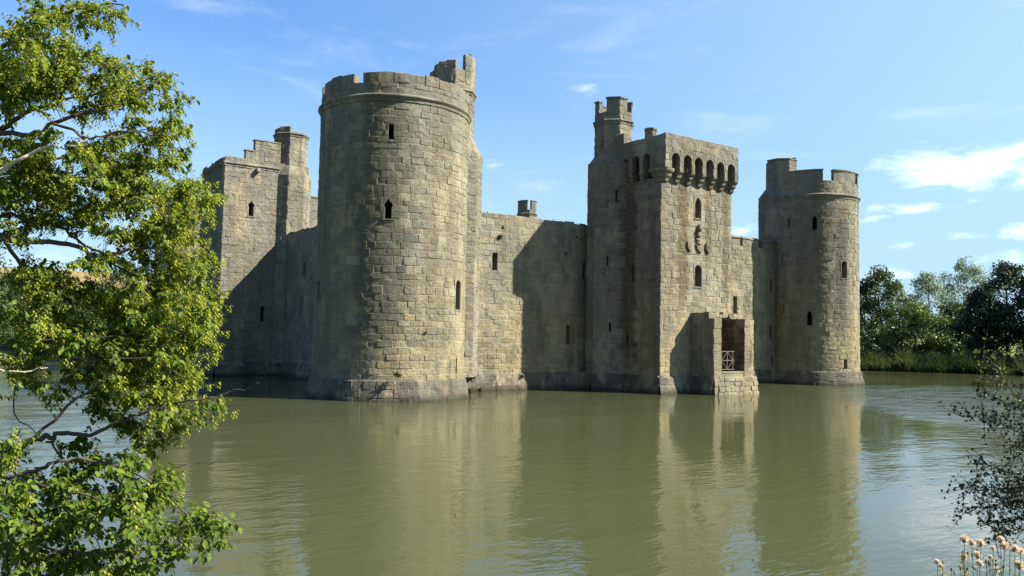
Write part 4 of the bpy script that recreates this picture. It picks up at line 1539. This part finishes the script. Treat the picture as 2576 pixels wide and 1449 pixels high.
# leafy areas: (px, py, rx, ry, weight, seediness)
AREAS = [
    (130, 25, 70, 28, 1, .6), (215, 28, 60, 26, 1, .6), (300, 14, 28, 18, 1, .6), (40, 110, 60, 65, 1.1, .8), (110, 105, 50, 35, 1, .8), (150, 150, 50, 35, .8, .7),
    (60, 210, 80, 70, 1.1, .8), (150, 195, 70, 40, 1, .7), (215, 165, 50, 38, 1, .7), (330, 192, 58, 32, 1, .6), (395, 195, 30, 20, 1, .6), (412, 245, 22, 26, .9, .5),
    (280, 215, 85, 36, 1, .6), (225, 245, 60, 36, .8, .6), (340, 270, 45, 28, .8, .6), (30, 250, 55, 28, 1, .7), (330, 322, 85, 28, .9, .5), (430, 335, 45, 34, 1, .6),
    (455, 385, 24, 22, 1, .6), (120, 400, 130, 50, 1.1, .8), (260, 390, 95, 38, 1, .7), (60, 345, 55, 32, .9, .7), (370, 430, 65, 50, 1.1, .8), (490, 475, 40, 40, 1.1, .8),
    (520, 500, 20, 32, 1, .8), (250, 470, 120, 62, 1.1, .7), (80, 480, 100, 65, 1.1, .7), (400, 520, 75, 50, 1.1, .8), (440, 590, 52, 52, 1.1, .8), (345, 580, 75, 40, 1, .8),
    (180, 540, 110, 30, 1, .7), (40, 565, 50, 30, .9, .7), (300, 650, 95, 32, .9, .6), (430, 680, 62, 52, 1.1, .8), (485, 655, 28, 34, 1, .8), (60, 690, 70, 50, 1, .7),
    (150, 712, 80, 34, 1, .6), (330, 740, 120, 52, 1.1, .7), (480, 745, 44, 44, 1, .8), (532, 772, 34, 36, 1, .8), (100, 800, 120, 62, 1.1, .5), (290, 830, 130, 60, 1.1, .5),
    (430, 825, 70, 52, 1.1, .7), (508, 850, 26, 36, 1, .7), (70, 880, 95, 42, 1, .5), (250, 915, 115, 42, 1.1, .5), (400, 910, 72, 50, 1.1, .7), (470, 950, 50, 34, 1, .6),
    (115, 970, 42, 24, 1, .5), (300, 985, 85, 34, 1.1, .4), (400, 1000, 52, 34, 1, .5), (520, 1010, 26, 20, 1, .4), (440, 1045, 55, 26, 1, .4), (350, 1058, 52, 30, 1, .4),
    (250, 1045, 42, 24, .9, .3), (360, 1108, 20, 26, 1, .5), (25, 1130, 45, 46, 1, .5), (200, 1122, 52, 20, .9, .1), (220, 1178, 80, 34, 1.1, .05), (330, 1170, 46, 30, 1, .1),
    (400, 1195, 52, 16, 1, .1), (60, 1230, 75, 50, 1.1, .15), (180, 1240, 90, 42, 1.1, .05), (300, 1252, 72, 42, 1.1, .05), (385, 1250, 42, 40, 1, .1), (55, 1330, 75, 52, 1.1, .1),
    (160, 1300, 72, 42, 1, .05), (320, 1320, 52, 42, 1, .1), (435, 1322, 42, 32, 1, .15), (540, 1330, 34, 26, 1, .15), (528, 1370, 24, 15, 1, .1), (450, 1370, 34, 20, 1, .2),
    (80, 1410, 110, 34, 1.1, .1), (230, 1392, 80, 26, 1, .1), (370, 1400, 52, 36, 1, .15), (300, 1432, 72, 20, 1, .1), (480, 1305, 40, 22, .9, .1)]
OFF = [(-120, 100, 120, 120, .7, .7), (-140, 330, 120, 130, .7, .7), (-150, 600, 130, 130, .7, .6), (-140, 820, 120, 110, .7, .5), (-130, 1050, 120, 110, .6, .3), (-140, 1280, 120, 120, .7, .2),
       (-380, 500, 170, 220, .5, .5), (-380, 1000, 170, 220, .5, .4), (-120, -120, 200, 120, .6, .6), (150, -90, 130, 60, .7, .6), (-420, 50, 200, 220, .5, .6), (120, 1520, 200, 60, .8, .1)]
spr = []
for (cx_, cy_, rx, ry, w_, sd_) in AREAS + OFF:
    off = cx_ < -50 or cy_ < 0 or cy_ > 1460
    k = int(rx * ry * math.pi * w_ / (178 if not off else 1300)) + 1
    dep = 8.2 - 1.1 * sstep(np.float64(cy_), 800, 1300)
    nc = max(2, k // 6)
    cl = []
    for i in range(nc):
        a, r_ = npr.random() * 2 * math.pi, math.sqrt(npr.random())
        cl.append((cx_ + rx * r_ * math.cos(a), cy_ + ry * r_ * math.sin(a), dep + npr.normal() * .42))
    for i in range(k):
        c0 = cl[i % nc]
        sg = 13 if not off else 40
        spr.append((c0[0] + npr.normal() * sg, c0[1] + abs(npr.normal()) * sg * 1.1 - 6, c0[2] + npr.normal() * .1, sd_))
nodes = np.array(nodes)
sp = np.array([at(a, b, c_) for a, b, c_, _ in spr])
seedy = np.array([s_[3] for s_ in spr])
order = np.argsort([np.min(np.linalg.norm(nodes - p, axis=1)) for p in sp])
NODE = np.zeros((len(nodes) + len(sp) * 3, 3))
NODE[:len(nodes)] = nodes
nn = len(nodes)
lp, ly, ln, ls_, ltn = [], [], [], [], []
bp, by, bn, bs, bt = [], [], [], [], []
for oi in order:
    p = sp[oi]
    dd = np.linalg.norm(NODE[:nn] - p, axis=1)
    src = NODE[int(np.argmin(dd))].copy()
    v = p - src
    L = np.linalg.norm(v)
    # the leafy shoot itself: outward to the right, gently drooping
    out_d = norm(v / max(L, .05) * .9 + RT * .55 + npr.normal(size=3) * .35 + np.array([0, 0, -.12]))
    tip = p + out_d * .16
    mid = (src + p) / 2 + np.array([0, 0, .03 * min(L, 1)]) + npr.normal(size=3) * .02
    pts = [src, mid, p, tip - np.array([0, 0, .02])]
    rr = .0035 + min(.006, L * .006)
    tube(mb, pts, [rr, rr * .8, rr * .6, .0014], 4)
    NODE[nn], NODE[nn + 1] = mid, p
    nn += 2
    seg = [mid * .35 + p * .65, p, tip]
    nl = 9
    side = norm(np.cross(out_d, [0, 0, 1]))
    for k in range(nl):
        t = (k + .4) / nl
        q = seg[0] + (p - seg[0]) * min(1, t * 2) if t < .5 else p + (tip - p) * (t - .5) * 2
        s = 1 if k % 2 else -1
        lp.append(q + npr.normal(size=3) * .012)
        ly.append(side * s * (.55 + .4 * npr.random()) + out_d * .45 + np.array([0, 0, -.55 - .5 * npr.random()]) + npr.normal(size=3) * .22)
        ln.append(np.array([0, 0, .6]) + out_d * .35 + side * s * .35 + npr.normal(size=3) * .35)
        ls_.append((.048 + .028 * npr.random()) * (1.04 if seedy[oi] < .2 else .95))
        ltn.append(npr.random() * .75 + .25 * npr.random())
    if npr.random() < seedy[oi] * 1.15:
        for c_ in range(3 if npr.random() < .6 else 2):
            q = seg[0] + (tip - seg[0]) * (.2 + .36 * c_) + npr.normal(size=3) * .03
            nb_ = 12
            for k in range(nb_):
                f_ = k / nb_
                a = k * 2.4
                bp.append(q + np.array([math.cos(a) * .010, math.sin(a) * .010, -.075 * f_]))
                by.append(np.array([math.cos(a), math.sin(a), -.9]) + npr.normal(size=3) * .15)
                bn.append(np.array([math.cos(a), math.sin(a), .9]))
                bs.append(.040 * (1 - .35 * f_))
                bt.append(npr.random())
mb.build('branches', M_BARK, horn)
scatter('leaves', horn, M_HLEAF, lp, ly, ln, ls_, ltn, LEAF_T, LEAF_F, .88)
scatter('seed_clusters', horn, M_HSEED, bp, by, bn, bs, bt, BRACT_T, BRACT_F)

# ---- hawthorn on the right
M_HAW = leaf_material('hawthorn leaves', (.006, .013, .007), (.018, .03, .011), .10, .7, .1)  # leaf colour darkened to paint in the shade the bush stands in
M_HAW2 = leaf_material('young hawthorn leaves', (.05, .085, .025), (.12, .15, .05), .3, .5, .25)
wb = at(2860, 1500, 5.2)
wbase = np.array([wb[0], wb[1], float(ground_h(wb[0], wb[1])) - .05])
haw = thing('hawthorn_bush', 'dark hawthorn bush whose small leaved twigs reach in at the right edge', 'bush', wbase)
TW = [[(2760, 1230, 5.3), (2660, 1120, 5.2), (2576, 1023, 5.1), (2552, 991, 5.0), (2520, 948, 5.0), (2492, 908, 5.0), (2459, 875, 5.0)],
      [(2760, 1180, 5.3), (2640, 1120, 5.2), (2576, 1095, 5.1), (2520, 1067, 5.0), (2488, 1055, 5.0), (2452, 1047, 5.0), (2409, 1041, 5.0)],
      [(2760, 1230, 5.3), (2640, 1222, 5.2), (2576, 1206, 5.1), (2536, 1190, 5.0), (2488, 1172, 5.0), (2448, 1168, 5.0)],
      [(2760, 1280, 5.3), (2650, 1262, 5.2), (2576, 1254, 5.1), (2536, 1254, 5.0), (2488, 1242, 5.0), (2452, 1230, 5.0), (2416, 1230, 5.0)],
      [(2760, 1300, 5.3), (2640, 1280, 5.2), (2576, 1270, 5.1), (2540, 1266, 5.0), (2504, 1274, 5.0), (2452, 1278, 5.0), (2412, 1274, 5.0)],
      [(2760, 1330, 5.2), (2640, 1312, 5.1), (2576, 1302, 5.0), (2540, 1310, 5.0), (2504, 1314, 5.0), (2462, 1322, 5.0)],
      [(2760, 1370, 5.2), (2640, 1340, 5.1), (2576, 1330, 5.0), (2540, 1338, 5.0), (2504, 1354, 5.0), (2480, 1362, 5.0)],
      [(2760, 1280, 5.4), (2640, 1250, 5.3), (2560, 1236, 5.2), (2528, 1230, 5.2), (2480, 1226, 5.2), (2446, 1206, 5.2)],
      [(2760, 1120, 5.4), (2640, 1060, 5.3), (2552, 1023, 5.3), (2504, 995, 5.2), (2446, 974, 5.2)],
      [(2760, 1000, 5.4), (2660, 960, 5.3), (2600, 915, 5.3), (2576, 895, 5.2), (2550, 876, 5.2)],
      [(2760, 1100, 5.6), (2680, 1040, 5.5), (2600, 1010, 5.5), (2545, 1010, 5.4)],
      [(2760, 1160, 5.6), (2680, 1130, 5.5), (2600, 1125, 5.5), (2530, 1120, 5.4)]]
mb = MB()
A_, B_, C_, D_, E_ = [], [], [], [], []
A2, B2, C2, D2, E2 = [], [], [], [], []


def haw_leaves(P, young, dens, spread=.03):
    for i in range(len(P) - 1):
        L = np.linalg.norm(P[i + 1] - P[i])
        for k in range(max(1, int(L * dens))):
            q = P[i] + (P[i + 1] - P[i]) * npr.random() + npr.normal(size=3) * spread
            y = norm(npr.normal(size=3) + np.array([0, 0, -.2]))
            X = (A2, B2, C2, D2, E2) if young else (A_, B_, C_, D_, E_)
            X[0].append(q)
            X[1].append(y)
            X[2].append(npr.normal(size=3) + np.array([0, 0, .7]))
            X[3].append((.017 + .012 * npr.random()) * (.75 if young else 1))
            X[4].append(npr.random())


for i, tw in enumerate(TW):
    P = smooth_path([at(*q) for q in tw], 3, .008)
    root = wbase + np.array([npr.normal() * .1, npr.normal() * .1, .9 + .1 * i])
    Q = [wbase, root, P[0]]
    tube(mb, smooth_path(Q, 3), [.03 - .0025 * k for k in range(7)], 5)
    tube(mb, P, [.007 - .0055 * k / (len(P) - 1) for k in range(len(P))], 4)
    haw_leaves(P, i in (0, 9), 75 if i not in (0, 9) else 40, .016)
    # side twigs
    for k in range(3, len(P) - 1):
        for s_ in range(2):
            d_ = norm((P[k + 1] - P[k]) * 4 + npr.normal(size=3) * .5 + UP * npr.normal() * .6)
            e_ = P[k] + d_ * (.08 + .12 * npr.random())
            tube(mb, [P[k], (P[k] + e_) / 2, e_], [.003, .002, .001], 3)
            haw_leaves([P[k], (P[k] + e_) / 2, e_], i in (0, 9), 60, .014)
BL = [(2560, 1060, 22, 60, 40), (2568, 1130, 24, 40, 40), (2562, 1225, 26, 40, 60), (2558, 1256, 32, 22, 60), (2590, 980, 22, 45, 14), (2640, 1080, 56, 160, 300), (2660, 1280, 80, 140, 420),
      (2780, 1100, 120, 260, 900), (2960, 1050, 140, 300, 900), (2780, 850, 110, 150, 350), (2720, 1380, 110, 60, 250), (2900, 1350, 140, 120, 400)]  # unseen rest of the bush, built dense to shade the visible twigs
for (cx_, cy_, rx, ry, n_) in BL:
    for k in range(n_ // 6):
        a, r_ = npr.random() * 2 * math.pi, math.sqrt(npr.random())
        p = at(cx_ + rx * r_ * math.cos(a), cy_ + ry * r_ * math.sin(a), 5.2 + npr.normal() * .3 + (.25 if cx_ > 2700 else 0))
        d_ = norm(-RT + npr.normal(size=3) * .5)
        e_ = p + d_ * .14
        tube(mb, [p - d_ * .1, p, e_], [.004, .003, .001], 3)
        haw_leaves([p - d_ * .1, p, e_], cy_ < 1000 and npr.random() < .5, 40, .02)
mb.build('branches', M_FBARK, haw)
scatter('leaves', haw, M_HAW, A_, B_, C_, D_, E_, LOBE_T, LOBE_F, 1.0)
scatter('young_leaves', haw, M_HAW2, A2, B2, C2, D2, E2, LOBE_T, LOBE_F, 1.0)

# ---- thistles gone to seed
M_STEM = leaf_material('dry thistle stem', (.16, .15, .07), (.24, .22, .10), .1, .7)
M_CUP = leaf_material('thistle cup', (.075, .055, .04), (.16, .12, .085), .0, .8)
M_FLUFF = leaf_material('thistle down', (.50, .41, .32), (.68, .60, .50), .5, .8, .1, tcol=(1, .95, .85))
ZX = lambda x: 2334.5 + x * .0937
ZY = lambda y: 1314.8 + y * .0937
THI = [  # plant: root px, depth, label, heads (zoom x, zoom y, radius, open)
    (2366, 2.15, 'short thistle at the left, two fluffy heads and one closed bud', [(250, 1060, 70, 1), (340, 1150, 70, 1), (400, 1060, 50, 0)]),
    (2395, 2.3, 'small thistle with two dark closed buds only', [(630, 1250, 50, 0), (700, 1330, 50, 0)]),
    (2425, 2.2, 'tall thistle with the highest fluffy head of the clump', [(980, 450, 105, 1), (960, 930, 85, 1), (945, 780, 45, 0), (1070, 810, 45, 0), (880, 1230, 55, 0), (1050, 1240, 50, 0)]),
    (2448, 2.25, 'thistle with fluffy heads standing right behind the tallest one', [(1180, 540, 80, 1), (1420, 560, 95, 1), (1330, 880, 90, 1), (1390, 1090, 80, 1)]),
    (2485, 2.2, 'thistle with half open grey brown heads in the middle of the clump', [(1750, 690, 60, 1), (1680, 930, 60, 1), (1560, 1050, 65, 0), (1640, 1080, 75, 0), (1820, 1130, 60, 0), (1840, 1270, 75, 1)]),
    (2515, 2.3, 'thistle with large pale fluffy heads touching the hawthorn leaves', [(1950, 470, 90, 1), (2060, 640, 110, 1), (2200, 570, 60, 0), (2030, 1180, 60, 0)]),
    (2552, 2.2, 'thistle with two fluffy heads at the right edge', [(2330, 710, 105, 1), (2480, 760, 85, 1), (2450, 1150, 110, 1)]),
]
for (rx_, dp, lb, heads) in THI:
    b_ = at(rx_, 1449, dp)
    root = np.array([b_[0], b_[1], float(ground_h(b_[0], b_[1])) - .03])
    t = thing('thistle', lb, 'thistle', root, 'thistles gone to seed on the near bank')
    mb = MB()
    top_ = at(rx_ + 2, 1466, dp)
    main = smooth_path([root, root * .66 + top_ * .34 + [.012, .008, 0], root * .33 + top_ * .67 - [.008, .01, 0], top_], 3)
    tube(mb, main, [.0022 - .0001 * i for i in range(len(main))], 5)
    lpos, lyd, lnr, lsz = [], [], [], []
    for (zx, zy, rz, op) in heads:
        dh = dp + npr.normal() * .05
        hp = at(ZX(zx), ZY(zy), dh)
        rr = rz * .0937 / F * dh
        stem_end = at(ZX(zx), ZY(zy) + rz * .0937 * .9, dh)
        st = main[-1 - int(npr.integers(0, 3))]
        P = smooth_path([st, st * .45 + stem_end * .55 + np.array([0, 0, -.012]), stem_end], 3)
        tube(mb, P, [.0013 - .00005 * i for i in range(len(P))], 4)
        for q in P[1:-1]:
            lpos.append(q)
            lyd.append(norm(npr.normal(size=3) + np.array([0, 0, .8])))
            lnr.append(npr.normal(size=3))
            lsz.append(.010 + .012 * npr.random())
        ax = norm(hp - stem_end + npr.normal(size=3) * .25 * rr)
        hb_ = MB()
        # cup
        sx = norm(np.cross(ax, [.3, .2, .9]))
        sy = np.cross(ax, sx)
        pr = [(-.95, .12), (-.75, .42), (-.35, .52), (.0, .46)] if op else [(-1.0, .15), (-.7, .5), (-.1, .52), (.5, .36), (.95, .24)]
        for i in range(len(pr) - 1):
            for k in range(8):
                a0, a1 = k * math.pi / 4, (k + 1) * math.pi / 4
                Q = lambda z_, r_, a: hp + ax * z_ * rr + (sx * math.cos(a) + sy * math.sin(a)) * r_ * rr
                hb_.face([Q(*pr[i], a0), Q(*pr[i], a1), Q(*pr[i + 1], a1), Q(*pr[i + 1], a0)], (npr.random(),) * 3)
        ho = hb_.build('seed_head', M_CUP, t)
        if not op:
            k = 26
            dirs = norm(ax + npr.normal(size=(k, 3)) * .22)
            scatter('down_tuft', ho, M_FLUFF, np.repeat((hp + ax * rr * .6)[None], k, 0), dirs, npr.normal(size=(k, 3)), np.full(k, rr * .7), npr.random(k) * .5, [(-.03, 0, 0), (.03, 0, 0), (0.02, 1, 0), (-.02, 1, 0)], [(0, 1, 2, 3)])
        else:
            k = 260
            dirs = norm(ax * .85 + npr.normal(size=(k, 3)) * .75)
            scatter('down_tuft', ho, M_FLUFF, np.repeat((hp - ax * rr * .1)[None], k, 0), dirs, npr.normal(size=(k, 3)), rr * (.95 + .55 * npr.random(k)), npr.random(k), [(-.02, 0, 0), (.02, 0, 0), (.05, .7, 0), (.03, 1, 0), (-.03, 1, 0), (-.05, .7, 0)], [(0, 1, 2, 3, 4, 5)])
    so_ = mb.build('stem', M_STEM, t)
    scatter('leaves', t, M_STEM, lpos, lyd, lnr, lsz, npr.random(len(lpos)), LEAF_T, LEAF_F, .4)

# ---- weeds growing out of the walls
M_WEED = leaf_material('wall weeds', (.02, .03, .01), (.06, .065, .025), .3)
M_WEEDB = leaf_material('dry wall weeds', (.07, .04, .022), (.10, .08, .04), .2)


def weed(label, p, size, n_, mat, up_=.6, group='weeds growing on the castle walls'):
    p = np.asarray(p, float)
    d_ = norm(npr.normal(size=(n_, 3)) + np.array([-.3, -.8, up_]))
    size = size * .7
    o = scatter('weed_tuft', None, mat, p + npr.normal(size=(n_, 3)) * size * .22, d_, npr.normal(size=(n_, 3)), size * (.4 + .6 * npr.random(n_)), npr.random(n_), LEAF_T, LEAF_F, .5)
    tag(o, label, 'weed', group)


def on_plane_y(x, y, c):
    v = ray(x, y)
    return CAM + v * ((c - CAM[1]) / v[1])


weed('reddish brown bush at the water line beside the large round tower', on_plane_y(1176, 990, -.9), .55, 160, M_WEEDB, .5)
weed('green tuft on the plinth ledge of the large round tower', on_plane_y(1000, 945, -4.65), .38, 60, M_WEED)
weed('green tuft hanging in the middle of the large round tower', on_plane_y(1068, 838, -4.45), .30, 50, M_WEED)
weed('small tuft on the curtain wall below the top, left of the big shadow', on_plane_y(1258, 596, 1.2), .34, 60, M_WEED)
weed('tuft on the plinth of the curtain wall near the shadow edge', on_plane_y(1312, 948, 1.0), .32, 50, M_WEED)
weed('tuft high on the shady side of the large round tower', on_plane_y(936, 268, -4.3), .26, 40, M_WEED)
weed('tuft under the cusped window of the large round tower', on_plane_y(1000, 612, -4.55), .24, 40, M_WEED)
weed('dry tuft at the foot of the curtain wall right of the brown bush', on_plane_y(1206, 982, .6), .34, 60, M_WEEDB)
for i in range(5):
    px = (1226, 1392, 1412, 1436, 1450)[i]
    p = on_plane_y(px, 560, 1.8)
    p[2] = 12.15
    weed(['thin dry stalks on the wall top near the round tower', 'dry stalks on the wall top above the shadow edge', 'single dry stalk in the middle of the wall top', 'low dry tuft on the wall top nearer the gate tower',
          'last dry tuft on the wall top before the gate tower'][i], p, .38, 8, M_WEEDB, 2.5)

# ---- a walker under the trees on the far bank
M_SKIN = new_mat('skin')
principled(M_SKIN[1], M_SKIN[2], (.42, .25, .18), .6)
M_BLUE = new_mat('blue cloth')
principled(M_BLUE[1], M_BLUE[2], (.05, .09, .30), .9)
M_TROUS = new_mat('dark cloth')
principled(M_TROUS[1], M_TROUS[2], (.06, .055, .06), .9)
M_HAIR = new_mat('brown hair')
principled(M_HAIR[1], M_HAIR[2], (.05, .03, .02), .8)
pw = at(2499, 900, 104.5)
pb_ = np.array([pw[0], pw[1], float(ground_h(pw[0], pw[1]))])
who = thing('person', 'person in a blue top and dark trousers under the trees by the dark reeds', 'person', pb_)
fx = np.array([-.75, .66, 0])            # walking direction
sx_ = np.array([-fx[1], fx[0], 0])


def skin_mesh(name, verts, edges, radii, mat, parent, root=0):
    me = bpy.data.meshes.new(name)
    me.from_pydata([tuple(pb_ + fx * v[0] + sx_ * v[1] + np.array([0, 0, v[2]])) for v in verts], edges, [])
    o = link_obj(name, me, parent)
    md = o.modifiers.new('skin', 'SKIN')
    for i, r_ in enumerate(radii):
        sv = me.skin_vertices[0].data[i]
        sv.radius = (r_, r_)
        sv.use_root = i == root
    sb = o.modifiers.new('sub', 'SUBSURF')
    sb.levels = sb.render_levels = 1
    me.materials.append(mat)
    return o


V = [(0, 0, .95), (0, 0, 1.15), (.01, 0, 1.36), (.02, 0, 1.47), (.03, 0, 1.57), (.04, 0, 1.70),
     (0, .17, 1.38), (-.06, .24, 1.12), (.06, .25, .90), (.09, .25, .80), (0, -.17, 1.38), (.05, -.24, 1.12), (.18, -.22, .95), (.22, -.21, .86),
     (0, .09, .90), (.18, .10, .50), (.24, .10, .08), (.36, .10, .03), (0, -.09, .90), (-.08, -.10, .50), (-.28, -.10, .12), (-.18, -.10, .03)]
Ed = [(0, 1), (1, 2), (2, 3), (3, 4), (4, 5), (2, 6), (6, 7), (7, 8), (8, 9), (2, 10), (10, 11), (11, 12), (12, 13), (0, 14), (14, 15), (15, 16), (16, 17), (0, 18), (18, 19), (19, 20), (20, 21)]
Rd = [.14, .13, .14, .06, .095, .07, .065, .05, .04, .035, .065, .05, .04, .035, .10, .07, .045, .035, .10, .07, .045, .035]
skin_mesh('body', V, Ed, Rd, M_SKIN[0], who)
skin_mesh('shirt', [(0, 0, .96), (0, 0, 1.15), (.01, 0, 1.36), (0, .17, 1.38), (-.04, .22, 1.2), (0, -.17, 1.38), (.03, -.22, 1.2)], [(0, 1), (1, 2), (2, 3), (3, 4), (2, 5), (5, 6)],
          [.17, .16, .165, .085, .075, .085, .075], M_BLUE[0], who)
skin_mesh('trousers', [(0, 0, .95), (0, .09, .88), (.18, .10, .50), (.23, .10, .14), (0, -.09, .88), (-.08, -.10, .50), (-.26, -.10, .17)], [(0, 1), (1, 2), (2, 3), (0, 4), (4, 5), (5, 6)],
          [.16, .12, .09, .065, .12, .09, .065], M_TROUS[0], who)
skin_mesh('hair', [(.0, 0, 1.62), (.01, 0, 1.72), (.05, 0, 1.76)], [(0, 1), (1, 2)], [.085, .09, .06], M_HAIR[0], who)
